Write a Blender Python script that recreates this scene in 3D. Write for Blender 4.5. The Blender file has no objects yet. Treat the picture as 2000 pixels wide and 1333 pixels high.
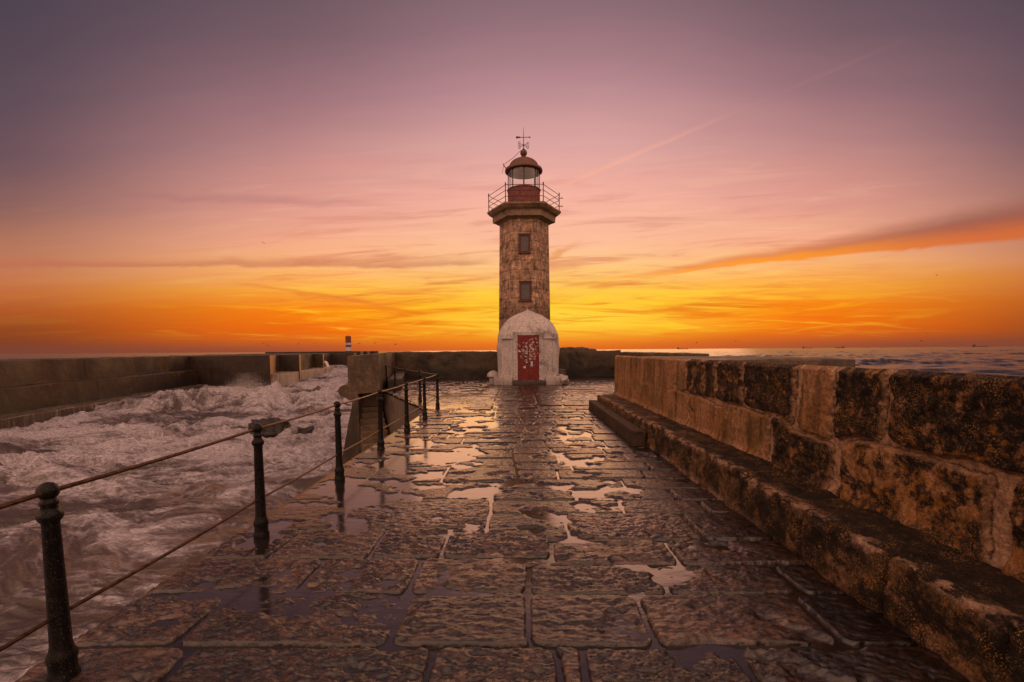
import bpy, bmesh, math, random
import numpy as np
from mathutils import Vector, Matrix

scene = bpy.context.scene
random.seed(7)

# ------------------------------------------------------------------ camera
cam_d = bpy.data.cameras.new("camera")
cam = bpy.data.objects.new("camera", cam_d)
scene.collection.objects.link(cam)
cam_d.sensor_width = 36.0
cam_d.lens = 16.0
cam_d.shift_y = 0.04
cam_d.clip_start = 0.05
cam_d.clip_end = 60000.0
_yaw, _pitch, _roll = math.radians(0.71), math.radians(-4.0), math.radians(0.43)
_fw = Vector((-math.sin(_yaw) * math.cos(_pitch), math.cos(_yaw) * math.cos(_pitch), math.sin(_pitch)))
_r = Vector((math.cos(_yaw), math.sin(_yaw), 0))
_u = _r.cross(_fw)
_r2 = _r * math.cos(_roll) - _u * math.sin(_roll)
_u2 = _r * math.sin(_roll) + _u * math.cos(_roll)
cam.matrix_world = Matrix(((_r2.x, _u2.x, -_fw.x, 0), (_r2.y, _u2.y, -_fw.y, 0), (_r2.z, _u2.z, -_fw.z, 1.6), (0, 0, 0, 1)))
scene.camera = cam
scene.render.resolution_x, scene.render.resolution_y = 1024, 682
scene.view_settings.view_transform = 'Standard'
scene.view_settings.look = 'None'
scene.view_settings.gamma = 1.0
scene.view_settings.exposure = 0.0
scene.cycles.use_denoising = True
scene.cycles.max_bounces = 6
scene.cycles.sample_clamp_indirect = 4.0
scene.cycles.caustics_reflective = False
scene.cycles.caustics_refractive = False


def lin(c):
    return tuple(((v / 255) / 12.92 if v / 255 <= 0.04045 else ((v / 255 + 0.055) / 1.055) ** 2.4) for v in c)


# ------------------------------------------------------------------ node helper
class NT:
    def __init__(self, nt):
        self.nt = nt
        self.L = nt.links.new

    def n(self, t, **k):
        nd = self.nt.nodes.new(t)
        for a, b in k.items():
            setattr(nd, a, b)
        return nd

    def put(self, sock, v):
        if isinstance(v, bpy.types.NodeSocket):
            self.L(v, sock)
        else:
            if sock.type == 'RGBA' and hasattr(v, '__len__') and len(v) == 3:
                v = (*v, 1)
            sock.default_value = v

    def m(self, op, a, b=None, c=None, clamp=False):
        nd = self.n('ShaderNodeMath', operation=op, use_clamp=clamp)
        for i, v in enumerate((a, b, c)):
            if v is not None:
                self.put(nd.inputs[i], v)
        return nd.outputs[0]

    def step(self, x, lo, hi, a=0.0, b=1.0):
        nd = self.n('ShaderNodeMapRange', interpolation_type='SMOOTHSTEP')
        for i, v in enumerate((x, lo, hi, a, b)):
            self.put(nd.inputs[i], v)
        return nd.outputs[0]

    def mix(self, f, a, b, mode='MIX'):
        nd = self.n('ShaderNodeMix', data_type='RGBA', blend_type=mode)
        nd.clamp_factor = True
        self.put(nd.inputs[0], f)
        self.put(nd.inputs[6], a)
        self.put(nd.inputs[7], b)
        return nd.outputs[2]

    def noise(self, vec, scale, detail=6, rough=0.55, dist=0.0):
        nd = self.n('ShaderNodeTexNoise')
        if vec is not None:
            self.L(vec, nd.inputs['Vector'])
        nd.inputs['Scale'].default_value = scale
        nd.inputs['Detail'].default_value = detail
        nd.inputs['Roughness'].default_value = rough
        nd.inputs['Distortion'].default_value = dist
        return nd.outputs[0]

    def xyz(self, x, y, z):
        nd = self.n('ShaderNodeCombineXYZ')
        for i, v in enumerate((x, y, z)):
            self.put(nd.inputs[i], v)
        return nd.outputs[0]

    def mul(self, vec, s):
        nd = self.n('ShaderNodeVectorMath', operation='MULTIPLY')
        self.L(vec, nd.inputs[0])
        nd.inputs[1].default_value = s
        return nd.outputs[0]

    def ramp(self, f, stops):
        nd = self.n('ShaderNodeValToRGB')
        cr = nd.color_ramp
        while len(cr.elements) < len(stops):
            cr.elements.new(0.5)
        for e, (p, c) in zip(cr.elements, stops):
            e.position = p
            e.color = (*c, 1)
        self.put(nd.inputs[0], f)
        return nd.outputs[0]


# ------------------------------------------------------------------ sky (world)
world = bpy.data.worlds.new("World")
scene.world = world
world.use_nodes = True
world.node_tree.nodes.clear()
w = NT(world.node_tree)
tc = w.n('ShaderNodeTexCoord')
sp = w.n('ShaderNodeSeparateXYZ')
w.L(tc.outputs['Generated'], sp.inputs[0])
dx, dy, dz = sp.outputs
hyp = w.m('SQRT', w.m('ADD', w.m('MULTIPLY', dx, dx), w.m('MULTIPLY', dy, dy)))
den = w.m('MAXIMUM', w.m('MAXIMUM', dy, w.m('MULTIPLY', hyp, 0.6)), 0.02)
U = w.m('DIVIDE', dx, den)
V0 = w.m('DIVIDE', w.m('MAXIMUM', dz, -0.02), den)
front = w.step(dy, 0.25, 0.45)
# large soft undulation of the colour bands
nb = w.noise(w.xyz(w.m('MULTIPLY', U, 1.1), w.m('MULTIPLY', V0, 7.0), 3.0), 1.6, 5, 0.55, 0.3)
V = w.m('ADD', V0, w.m('MULTIPLY', w.m('SUBTRACT', nb, 0.5), w.step(V0, 0.0, 0.25, 0.02, 0.06)))
VR = w.m('MULTIPLY', V, 1.0, clamp=True)
vs = [0.0, .016, .05, .094, .14, .184, .23, .32, .432, .544, .657, .77]
c_mid = [(205, 92, 30), (238, 108, 18), (255, 146, 10), (255, 174, 20), (255, 196, 84), (255, 198, 138), (253, 189, 153), (246, 179, 160), (223, 166, 160), (188, 140, 145), (156, 117, 125), (126, 100, 109)]
c_off = [(170, 82, 42), (206, 94, 30), (246, 110, 14), (253, 136, 14), (255, 170, 58), (254, 182, 116), (247, 174, 139), (226, 157, 142), (190, 136, 134), (155, 113, 120), (123, 94, 103), (103, 84, 93)]
c_side = [(118, 62, 44), (124, 62, 38), (148, 72, 32), (176, 88, 40), (194, 108, 60), (196, 120, 82), (180, 118, 92), (140, 98, 92), (108, 82, 90), (94, 76, 86), (84, 70, 82), (76, 66, 80)]
r1 = w.ramp(VR, [(p, lin(c)) for p, c in zip(vs, c_mid)])
r2 = w.ramp(VR, [(p, lin(c)) for p, c in zip(vs, c_off)])
r3 = w.ramp(VR, [(p, lin(c)) for p, c in zip(vs, c_side)])
du = w.m('ABSOLUTE', w.m('SUBTRACT', U, 0.08))
sky = w.mix(w.step(du, 0.05, 0.62), r1, r2)
sky = w.mix(w.step(du, 0.45, 1.25), sky, r3)
# the glow where the sun went down
gx_ = w.m('DIVIDE', w.m('SUBTRACT', U, 0.10), 0.30)
gy_ = w.m('DIVIDE', w.m('SUBTRACT', V0, 0.070), 0.045)
glow = w.m('POWER', 2.718, w.m('MULTIPLY', w.m('ADD', w.m('MULTIPLY', gx_, gx_), w.m('MULTIPLY', gy_, gy_)), -1.0))
sky = w.mix(w.m('MULTIPLY', glow, 0.8), sky, lin((255, 222, 70)))
# thin streaks of cirrus
st = w.noise(w.xyz(w.m('MULTIPLY', U, 2.0), w.m('ADD', w.m('MULTIPLY', V0, 26.0), w.m('MULTIPLY', U, -1.2)), 0.0), 1.7, 9, 0.6, 0.6)
amt = w.m('MULTIPLY', w.m('MULTIPLY', w.step(V0, 0.0, 0.06), w.step(V0, 0.5, 0.12)), w.step(w.m('ABSOLUTE', w.m('SUBTRACT', U, 0.08)), 0.95, 0.3, 0.06, 1.0))
sky = w.mix(w.m('MULTIPLY', w.m('MULTIPLY', w.step(st, 0.50, 0.66), amt), 0.60), sky, w.mix(w.step(V0, 0.07, 0.30), lin((225, 96, 18)), lin((200, 122, 112))))
sky = w.mix(w.m('MULTIPLY', w.m('MULTIPLY', w.step(st, 0.48, 0.34), amt), 0.50), sky, w.mix(w.step(V0, 0.10, 0.24), lin((255, 212, 40)), lin((255, 200, 160))))

st3 = w.noise(w.xyz(w.m('MULTIPLY', U, 3.0), w.m('ADD', w.m('MULTIPLY', V0, 62.0), w.m('MULTIPLY', U, 2.4)), 5.0), 1.5, 8, 0.62, 0.8)
amt3 = w.m('MULTIPLY', w.m('MULTIPLY', w.step(V0, 0.012, 0.05), w.step(V0, 0.23, 0.10)), w.step(du, 1.0, 0.35))
sky = w.mix(w.m('MULTIPLY', w.m('MULTIPLY', w.step(st3, 0.50, 0.68), amt3), 0.62), sky, w.mix(w.step(V0, 0.06, 0.16), lin((240, 104, 12)), lin((236, 138, 62))))
sky = w.mix(w.m('MULTIPLY', w.m('MULTIPLY', w.step(st3, 0.47, 0.34), amt3), 0.45), sky, lin((255, 216, 58)))


def band(fx, half_lo, half_hi, x0, x1, x2, x3, warp=0.0):
    """soft streak whose centre line is v = fx(U), fading in x0..x1 and out x2..x3"""
    vv = w.m('SUBTRACT', V0, fx)
    if warp:
        nn = w.noise(w.xyz(w.m('MULTIPLY', U, 5.0), w.m('MULTIPLY', V0, 18.0), 7.0), 1.4, 8, 0.62, 0.5)
        vv = w.m('ADD', vv, w.m('MULTIPLY', w.m('SUBTRACT', nn, 0.5), warp))
    a = w.m('MULTIPLY', w.step(vv, w.m('MULTIPLY', half_lo, -1.0) if isinstance(half_lo, bpy.types.NodeSocket) else -half_lo, 0.0), w.step(vv, half_hi, 0.0))
    b = w.step(U, x0, x1)
    if x3 is not None:
        b = w.m('MULTIPLY', b, w.step(U, x3, x2))
    return w.m('MULTIPLY', w.m('MULTIPLY', a, b), front)


# long cloud bank to the right, lit orange beneath
ub = w.m('SUBTRACT', U, 0.213)
ubp = w.m('MAXIMUM', ub, -0.12)
low_ = w.m('ADD', 0.148, w.m('SUBTRACT', w.m('MULTIPLY', ubp, 0.115), w.m('MULTIPLY', w.m('MULTIPLY', ubp, ubp), 0.03)))
upp_ = w.m('ADD', 0.160, w.m('ADD', w.m('MULTIPLY', ubp, 0.166), w.m('MULTIPLY', w.m('MULTIPLY', ubp, ubp), 0.04)))
cn = w.noise(w.xyz(w.m('MULTIPLY', U, 3.2), w.m('SUBTRACT', w.m('MULTIPLY', V0, 15.0), w.m('MULTIPLY', U, 2.0)), 7.0), 1.6, 9, 0.62, 0.6)
tb = w.m('DIVIDE', w.m('SUBTRACT', w.m('ADD', V0, w.m('MULTIPLY', w.m('SUBTRACT', cn, 0.5), 0.026)), low_), w.m('SUBTRACT', upp_, low_))
bank = w.m('MULTIPLY', w.m('MULTIPLY', w.step(tb, -0.05, 0.09), w.step(tb, 1.02, 0.40)), w.m('MULTIPLY', w.step(U, 0.06, 0.5), front))
bcol = w.mix(w.step(tb, 0.10, 0.62), w.mix(w.step(U, 0.5, 1.0), lin((255, 148, 14)), lin((214, 104, 44))), w.mix(w.step(U, 0.4, 0.95), lin((232, 132, 78)), lin((148, 84, 72))))
sky = w.mix(w.m('MULTIPLY', bank, 0.86), sky, bcol)
# long thin streak to the left, and fainter ones
lineL = w.m('ADD', 0.186, w.m('MULTIPLY', U, -0.006))
sky = w.mix(w.m('MULTIPLY', band(lineL, 0.008, 0.022, -1.4, -1.0, -0.12, -0.02, 0.030), 0.55), sky, lin((192, 108, 84)))
lineC = w.m('ADD', 0.052, w.m('MULTIPLY', U, -0.165))
sky = w.mix(w.m('MULTIPLY', band(lineC, 0.008, 0.007, -0.66, -0.5, -0.36, -0.22, 0.014), 0.55), sky, lin((226, 118, 52)))
lineD = w.m('ADD', 0.30, w.m('MULTIPLY', U, -0.045))
sky = w.mix(w.m('MULTIPLY', band(lineD, 0.012, 0.020, -1.0, -0.75, -0.5, -0.2, 0.04), 0.30), sky, lin((165, 110, 112)))
# the old vapour trail behind the gallery
lineT = w.m('ADD', 0.3075, w.m('MULTIPLY', U, 0.405))
sky = w.mix(w.m('MULTIPLY', band(lineT, 0.004, 0.012, 0.07, 0.10, 0.14, 0.52, 0.008), 0.55), sky, lin((250, 176, 150)))
sky = w.mix(w.m('MULTIPLY', band(lineT, 0.006, 0.010, 0.40, 0.62, 0.66, 0.86, 0.006), 0.11), sky, lin((190, 130, 130)))
lineE = w.m('ADD', 0.2845, w.m('MULTIPLY', U, -0.035))
sky = w.mix(w.m('MULTIPLY', band(lineE, 0.004, 0.005, 0.05, 0.12, 0.35, 0.6, 0.010), 0.35), sky, lin((252, 196, 160)))
lineF = w.m('ADD', 0.165, w.m('MULTIPLY', U, 0.45))
sky = w.mix(w.m('MULTIPLY', band(lineF, 0.010, 0.016, 0.05, 0.08, 0.09, 0.15, 0.05), 0.55), sky, lin((225, 130, 70)))
# murk at the horizon
haze_h = w.step(V0, 0.034, 0.0)
sky = w.mix(w.m('MULTIPLY', haze_h, 0.55), sky, w.mix(w.step(du, 0.1, 0.75), lin((232, 104, 36)), lin((128, 72, 58))))
# overhead dusk, and an unseen bright sky added behind to light the pier
over = w.step(V0, 0.80, 1.4)
sky = w.mix(over, sky, (0.20, 0.14, 0.155))
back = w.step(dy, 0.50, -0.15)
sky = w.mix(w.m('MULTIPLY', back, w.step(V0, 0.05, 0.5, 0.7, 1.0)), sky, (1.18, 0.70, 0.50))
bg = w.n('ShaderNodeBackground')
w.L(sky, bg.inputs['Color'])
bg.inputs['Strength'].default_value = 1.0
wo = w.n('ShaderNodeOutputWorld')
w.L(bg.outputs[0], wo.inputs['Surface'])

# ------------------------------------------------------------------ sun, just above the sea haze behind the lighthouse
sun_d = bpy.data.lights.new("sun", 'SUN')
sun_d.energy = 0.46
sun_d.color = (1.0, 0.47, 0.24)
sun_d.angle = math.radians(40)        # the sun itself is down in the murk: its glow lights softly
sun = bpy.data.objects.new("sun", sun_d)
scene.collection.objects.link(sun)
_saz, _sel = math.atan(0.12), math.radians(11)
_to = Vector((math.sin(_saz) * math.cos(_sel), math.cos(_saz) * math.cos(_sel), math.sin(_sel)))
sun.rotation_euler = (-_to).to_track_quat('-Z', 'Y').to_euler()

# ------------------------------------------------------------------ numpy noise
_rs = np.random.RandomState(11)
_perm = np.concatenate([_rs.permutation(256)] * 2).astype(np.int32)
_ga = _rs.rand(256) * 2 * np.pi
_gxa, _gya = np.cos(_ga), np.sin(_ga)


def perlin(x, y, s=0):
    x = np.asarray(x, float) + s * 17.31
    y = np.asarray(y, float) + s * 9.77
    xi, yi = np.floor(x).astype(np.int64), np.floor(y).astype(np.int64)
    xf, yf = x - xi, y - yi
    u = xf * xf * xf * (xf * (xf * 6 - 15) + 10)
    v = yf * yf * yf * (yf * (yf * 6 - 15) + 10)
    a, a1 = xi & 255, (xi + 1) & 255
    b, b1 = yi & 255, (yi + 1) & 255

    def g(ix, iy, fx, fy):
        h = _perm[_perm[ix] + iy]
        return _gxa[h] * fx + _gya[h] * fy
    n00, n10 = g(a, b, xf, yf), g(a1, b, xf - 1, yf)
    n01, n11 = g(a, b1, xf, yf - 1), g(a1, b1, xf - 1, yf - 1)
    return 1.5 * ((n00 * (1 - u) + n10 * u) * (1 - v) + (n01 * (1 - u) + n11 * u) * v)


def fbm(x, y, o=4, s=0, g=0.5):
    t, a, f = 0, 1.0, 1.0
    for i in range(o):
        t = t + a * perlin(x * f, y * f, s + i * 3)
        a *= g
        f *= 2.03
    return t


def ss(x, a, b):
    t = np.clip((x - a) / (b - a), 0, 1)
    return t * t * (3 - 2 * t)


def rnd(i, j, k=0):
    return (np.sin(i * 127.1 + j * 311.7 + k * 74.7) * 43758.5453) % 1.0


# ------------------------------------------------------------------ object helpers
def link(o, parent=None):
    scene.collection.objects.link(o)
    if parent:
        o.parent = parent
    return o


def tag(o, label=None, cat=None, group=None, kind=None):
    for k, v in (('label', label), ('category', cat), ('group', group), ('kind', kind)):
        if v:
            o[k] = v
    return o


def empty(name, loc, label, cat, group=None):
    o = bpy.data.objects.new(name, None)
    o.location = loc
    o.empty_display_size = 0.3
    link(o)
    return tag(o, label, cat, group)


def np_mesh(name, V, F, mat, parent=None, cols=None, smooth=True, mats=None):
    """V (n,3) array, F (m,4) array of quads"""
    V = np.asarray(V, np.float32)
    F = np.asarray(F, np.int32)
    me = bpy.data.meshes.new(name)
    me.vertices.add(len(V))
    me.vertices.foreach_set('co', V.ravel())
    me.loops.add(F.size)
    me.loops.foreach_set('vertex_index', F.ravel())
    me.polygons.add(len(F))
    me.polygons.foreach_set('loop_start', np.arange(0, F.size, F.shape[1], dtype=np.int32))
    me.polygons.foreach_set('loop_total', np.full(len(F), F.shape[1], np.int32))
    if smooth:
        me.polygons.foreach_set('use_smooth', np.ones(len(F), bool))
    me.update(calc_edges=True)
    me.validate()
    if cols is not None:
        for nm, c in cols.items():
            at = me.color_attributes.new(nm, 'FLOAT_COLOR', 'POINT')
            c = np.asarray(c, np.float32)
            if c.ndim == 1:
                c = np.stack([c, c, c], 1)
            at.data.foreach_set('color', np.concatenate([c, np.ones((len(c), 1), np.float32)], 1).ravel())
    me.materials.append(mat)
    o = bpy.data.objects.new(name, me)
    return link(o, parent)


def grid_faces(nu, nv, wrap=False, off=0, flip=False):
    i = np.arange(nu if wrap else nu - 1)[:, None]
    j = np.arange(nv - 1)[None, :]
    i2 = (i + 1) % nu
    q = [i * nv + j, i2 * nv + j, i2 * nv + j + 1, i * nv + j + 1]
    if flip:
        q = q[::-1]
    return np.stack([np.broadcast_to(a, (len(i), nv - 1)) for a in q], -1).reshape(-1, 4) + off


def bm_obj(name, bm, mat, parent=None, smooth=False, auto=None):
    bmesh.ops.recalc_face_normals(bm, faces=bm.faces)
    me = bpy.data.meshes.new(name)
    bm.to_mesh(me)
    bm.free()
    for p in me.polygons:
        p.use_smooth = smooth
    if smooth and auto:
        me.set_sharp_from_angle(angle=math.radians(auto))
    for m_ in (mat if isinstance(mat, (list, tuple)) else [mat]):
        me.materials.append(m_)
    return link(bpy.data.objects.new(name, me), parent)


def add_box(bm, x0, x1, y0, y1, z0, z1, bev=0.0, M=None, seg=2, mi=0):
    r = bmesh.ops.create_cube(bm, size=1)
    vs_ = r['verts']
    for v in vs_:
        v.co = Vector(((x0 + x1) / 2 + v.co.x * (x1 - x0), (y0 + y1) / 2 + v.co.y * (y1 - y0), (z0 + z1) / 2 + v.co.z * (z1 - z0)))
    fs = {f for v in vs_ for f in v.link_faces}
    for f in fs:
        f.material_index = mi
    if bev:
        es = {e for v in vs_ for e in v.link_edges}
        r2 = bmesh.ops.bevel(bm, geom=list(es), offset=bev, segments=seg, affect='EDGES', profile=0.6)
        vs_ = list({v for f in r2['faces'] for v in f.verts} | {v for v in vs_ if v.is_valid})
    if M:
        for v in vs_:
            v.co = M @ v.co
    return vs_


def add_lathe(bm, prof, c=(0, 0, 0), seg=20, phase=0.0):
    rings = []
    for r, z in prof:
        rings.append([bm.verts.new((c[0] + r * math.cos(phase + 2 * math.pi * k / seg), c[1] + r * math.sin(phase + 2 * math.pi * k / seg), c[2] + z)) for k in range(seg)])
    for a, b in zip(rings, rings[1:]):
        for k in range(seg):
            bm.faces.new((a[k], a[(k + 1) % seg], b[(k + 1) % seg], b[k]))
    bm.faces.new(rings[0][::-1])
    bm.faces.new(rings[-1])


def add_tube(bm, pts, r, seg=8):
    pts = [Vector(p) for p in pts]
    rings = []
    for i, p in enumerate(pts):
        d = (pts[min(i + 1, len(pts) - 1)] - pts[max(i - 1, 0)]).normalized()
        a = d.orthogonal().normalized() if abs(d.z) > 0.9 else d.cross(Vector((0, 0, 1))).normalized()
        b = d.cross(a)
        rr = r[i] if isinstance(r, (list, tuple)) else r
        rings.append([bm.verts.new(p + a * rr * math.cos(2 * math.pi * k / seg) + b * rr * math.sin(2 * math.pi * k / seg)) for k in range(seg)])
    for a, b in zip(rings, rings[1:]):
        for k in range(seg):
            bm.faces.new((a[k], a[(k + 1) % seg], b[(k + 1) % seg], b[k]))
    bm.faces.new(rings[0][::-1])
    bm.faces.new(rings[-1])


def add_prism(bm, poly, z0, z1, bev=0.0, top=None):
    """vertical prism over a plan polygon; top = optional second polygon for a battered side"""
    top = top or poly
    a = [bm.verts.new((x, y, z0)) for x, y in poly]
    b = [bm.verts.new((x, y, z1)) for x, y in top]
    n = len(poly)
    fs = [bm.faces.new((a[i], a[(i + 1) % n], b[(i + 1) % n], b[i])) for i in range(n)]
    fs.append(bm.faces.new(a[::-1]))
    fs.append(bm.faces.new(b))
    if bev:
        es = {e for v in b for e in v.link_edges}
        bmesh.ops.bevel(bm, geom=list(es), offset=bev, segments=2, affect='EDGES', profile=0.6)


def roughen(o, cell, amp, freq, seed=0, iters=None):
    """subdivide a small solid and push it about so its faces and edges are worn"""
    bm = bmesh.new()
    bm.from_mesh(o.data)
    for _ in range(8):
        es = [e for e in bm.edges if e.calc_length() > cell * 1.6]
        if not es or len(bm.verts) > 60000:
            break
        bmesh.ops.subdivide_edges(bm, edges=es, cuts=1, use_grid_fill=True)
    bmesh.ops.triangulate(bm, faces=[f for f in bm.faces if len(f.verts) > 4])
    co = np.array([v.co for v in bm.verts])
    bm.normal_update()
    nr = np.array([v.normal for v in bm.verts])
    d = amp * (fbm(co[:, 0] * freq + co[:, 2] * freq * 0.73, co[:, 1] * freq + co[:, 2] * freq * 0.61, 4, seed))
    co = co + nr * d[:, None]
    for v, c in zip(bm.verts, co):
        v.co = c
    bm.to_mesh(o.data)
    bm.free()
    return o


# ------------------------------------------------------------------ materials
def new_mat(name):
    m = bpy.data.materials.new(name)
    m.use_nodes = True
    m.node_tree.nodes.clear()
    t = NT(m.node_tree)
    b = t.n('ShaderNodeBsdfPrincipled')
    o = t.n('ShaderNodeOutputMaterial')
    t.L(b.outputs[0], o.inputs['Surface'])
    return m, t, b


def plain(name, col, rough=0.6, metal=0.0, var=0.25, scale=12, bump=0.15, dark=None):
    m, t, b = new_mat(name)
    co = t.n('ShaderNodeTexCoord').outputs['Object']
    n1 = t.noise(co, scale, 7, 0.6)
    c = t.mix(t.step(n1, 0.3, 0.7), tuple(v * (1 - var) for v in col), tuple(min(v * (1 + var), 1) for v in col))
    if dark:
        c = t.mix(t.step(t.noise(co, scale * 0.35, 8, 0.65), 0.52, 0.66), c, dark)
    t.put(b.inputs['Base Color'], c)
    t.put(b.inputs['Roughness'], t.step(n1, 0.25, 0.75, max(rough - 0.12, 0.02), min(rough + 0.12, 1)))
    b.inputs['Metallic'].default_value = metal
    if bump:
        bp = t.n('ShaderNodeBump')
        bp.inputs['Strength'].default_value = bump
        bp.inputs['Distance'].default_value = 0.02
        t.L(t.noise(co, scale * 4, 8, 0.65), bp.inputs['Height'])
        t.L(bp.outputs[0], b.inputs['Normal'])
    return m


def stone(name, light, mid, dark, scale=2.5, dark_amt=0.5, ochre=None, rough=(0.45, 0.8), bump=0.5, dist=0.03, streak=0.4, attr=None, spec=0.5, wetband=None, sscale=(6.0, 6.0, 0.5), scol=None, joints=None):
    m, t, b = new_mat(name)
    co = t.n('ShaderNodeTexCoord').outputs['Object']
    n1 = t.noise(co, scale, 9, 0.62, 0.2)
    n2 = t.noise(co, scale * 0.45, 8, 0.68, 0.4)
    n3 = t.noise(co, scale * 11, 6, 0.7)
    c = t.mix(t.step(n1, 0.32, 0.68), mid, light)
    if attr:
        a = t.n('ShaderNodeAttribute')
        a.attribute_name = attr
        c = t.mix(1.0, c, a.outputs['Color'], 'MULTIPLY')
    if streak:
        sn = t.noise(t.mul(co, sscale), 1.2, 6, 0.6)
        c = t.mix(t.m('MULTIPLY', t.step(sn, 0.5, 0.72), streak), c, scol or dark)
    if ochre:
        c = t.mix(t.m('MULTIPLY', t.step(t.noise(co, scale * 1.3, 9, 0.7, 0.5), 0.55, 0.66), 0.75), c, ochre)
    c = t.mix(t.m('MULTIPLY', t.step(n2, 0.62 - dark_amt * 0.2, 0.70 - dark_amt * 0.1), 0.85), c, dark)
    c = t.mix(t.step(n3, 0.40, 0.68, 0.55, 0.0), c, dark)
    if wetband:
        s_ = t.n('ShaderNodeSeparateXYZ')
        t.L(co, s_.inputs[0])
        zz = t.m('ADD', s_.outputs[2], t.m('MULTIPLY', t.m('SUBTRACT', n1, 0.5), 0.5))
        c = t.mix(t.step(zz, wetband[1], wetband[0], 0.0, 0.85), c, dark)
    if joints:
        s2 = t.n('ShaderNodeSeparateXYZ')
        t.L(co, s2.inputs[0])
        jf = t.m('FRACT', t.m('DIVIDE', t.m('ADD', s2.outputs[1], t.m('MULTIPLY', n1, 0.25)), joints))
        c = t.mix(t.m('LESS_THAN', jf, 0.022), c, dark)
    t.put(b.inputs['Base Color'], c)
    t.put(b.inputs['Roughness'], t.step(n1, 0.3, 0.7, rough[0], rough[1]))
    b.inputs['Specular IOR Level'].default_value = spec
    bp = t.n('ShaderNodeBump')
    bp.inputs['Strength'].default_value = bump
    bp.inputs['Distance'].default_value = dist
    t.L(t.m('ADD', t.m('MULTIPLY', n3, 0.6), n1), bp.inputs['Height'])
    t.L(bp.outputs[0], b.inputs['Normal'])
    return m


def vcol_stone(name, rough=(0.5, 0.85), fine=90, bump=0.6, dist=0.006, spec=0.5, speck=0.5, ior=1.5, pepper=0.0):
    """colour from the mesh's own stone map, broken up by fine grain"""
    m, t, b = new_mat(name)
    co = t.n('ShaderNodeTexCoord').outputs['Object']
    a = t.n('ShaderNodeAttribute')
    a.attribute_name = 'stone'
    n1 = t.noise(co, fine * 0.25, 8, 0.65)
    n3 = t.noise(co, fine, 5, 0.7)
    c = t.mix(1.0, a.outputs['Color'], t.mix(t.step(n1, 0.3, 0.7), (0.55, 0.52, 0.5), (1.35, 1.3, 1.25)), 'MULTIPLY')
    if pepper:
        bw = t.n('ShaderNodeRGBToBW')
        t.L(a.outputs['Color'], bw.inputs[0])
        crusty = t.step(bw.outputs[0], 0.24, 0.07, 0.36, 1.0)
        speck = t.m('MULTIPLY', crusty, speck)
        pepper = t.m('MULTIPLY', crusty, pepper)
    c = t.mix(t.m('MULTIPLY', t.step(n3, 0.42, 0.62, 1.0, 0.0), speck), c, (0.010, 0.008, 0.006))
    if pepper:
        n4 = t.noise(co, fine * 1.5, 3, 0.6)
        n5 = t.noise(co, 7.0, 5, 0.6)
        c = t.mix(t.m('MULTIPLY', t.m('MULTIPLY', t.step(n4, 0.53, 0.64), t.step(n5, 0.40, 0.66)), pepper), c, t.mix(t.step(n5, 0.45, 0.62), (0.40, 0.22, 0.12), (0.50, 0.25, 0.07)))
    t.put(b.inputs['Base Color'], c)
    t.put(b.inputs['Roughness'], t.step(n1, 0.3, 0.7, rough[0], rough[1]))
    b.inputs['Specular IOR Level'].default_value = spec
    b.inputs['IOR'].default_value = ior
    bp = t.n('ShaderNodeBump')
    bp.inputs['Strength'].default_value = bump
    bp.inputs['Distance'].default_value = dist
    t.L(t.m('ADD', n3, t.m('MULTIPLY', n1, 1.5)), bp.inputs['Height'])
    t.L(bp.outputs[0], b.inputs['Normal'])
    return m


# wet paving: dark stone under a film of water, so it shows mostly what it mirrors
M_deck, t, b = new_mat('wet_paving')
co = t.n('ShaderNodeTexCoord').outputs['Object']
a = t.n('ShaderNodeAttribute')
a.attribute_name = 'stone'
n1 = t.noise(co, 11, 8, 0.65)
n2 = t.m('ADD', t.noise(t.mul(co, (1.0, 1.6, 1.0)), 13, 7, 0.66, 1.3), t.m('MULTIPLY', t.noise(co, 37, 4, 0.6, 0.8), 0.35))
n3 = t.noise(co, 55, 3, 0.5)
damp = t.noise(co, 1.6, 6, 0.6, 0.4)
mott = t.noise(t.mul(co, (1.0, 1.8, 1.0)), 15, 7, 0.68, 0.5)
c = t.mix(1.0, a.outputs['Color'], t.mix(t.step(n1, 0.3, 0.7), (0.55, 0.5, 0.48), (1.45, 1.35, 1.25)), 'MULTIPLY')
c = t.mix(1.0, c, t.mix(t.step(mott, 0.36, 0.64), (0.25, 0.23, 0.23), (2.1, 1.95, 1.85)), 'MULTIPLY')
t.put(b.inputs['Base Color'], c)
t.put(b.inputs['Roughness'], t.m('ADD', t.step(damp, 0.35, 0.68, 0.10, 0.22), t.m('MULTIPLY', n3, 0.08)))
b.inputs['IOR'].default_value = 1.7
bp = t.n('ShaderNodeBump')
bp.inputs['Strength'].default_value = 1.0
bp.inputs['Distance'].default_value = 0.0065
t.L(t.m('ADD', n2, t.m('MULTIPLY', n3, 0.10)), bp.inputs['Height'])
t.L(bp.outputs[0], b.inputs['Normal'])
M_wall = vcol_stone('weathered_masonry', rough=(0.55, 0.85), fine=75, bump=1.0, dist=0.010, spec=0.18, speck=0.75, pepper=0.85)
M_tower = vcol_stone('tower_masonry', rough=(0.6, 0.9), fine=26, bump=0.5, dist=0.015, spec=0.3, speck=0.30)
M_pier = stone('pier_plaster', (0.26, 0.19, 0.14), (0.17, 0.12, 0.09), (0.045, 0.032, 0.025), 1.6, 0.35, (0.16, 0.10, 0.04), streak=0.5)
M_oldwall = stone('algae_stained_wall', (0.145, 0.09, 0.045), (0.085, 0.052, 0.027), (0.018, 0.013, 0.009), 1.1, 0.6, (0.17, 0.10, 0.03), streak=0.55, wetband=(0.25, 0.75))
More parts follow.
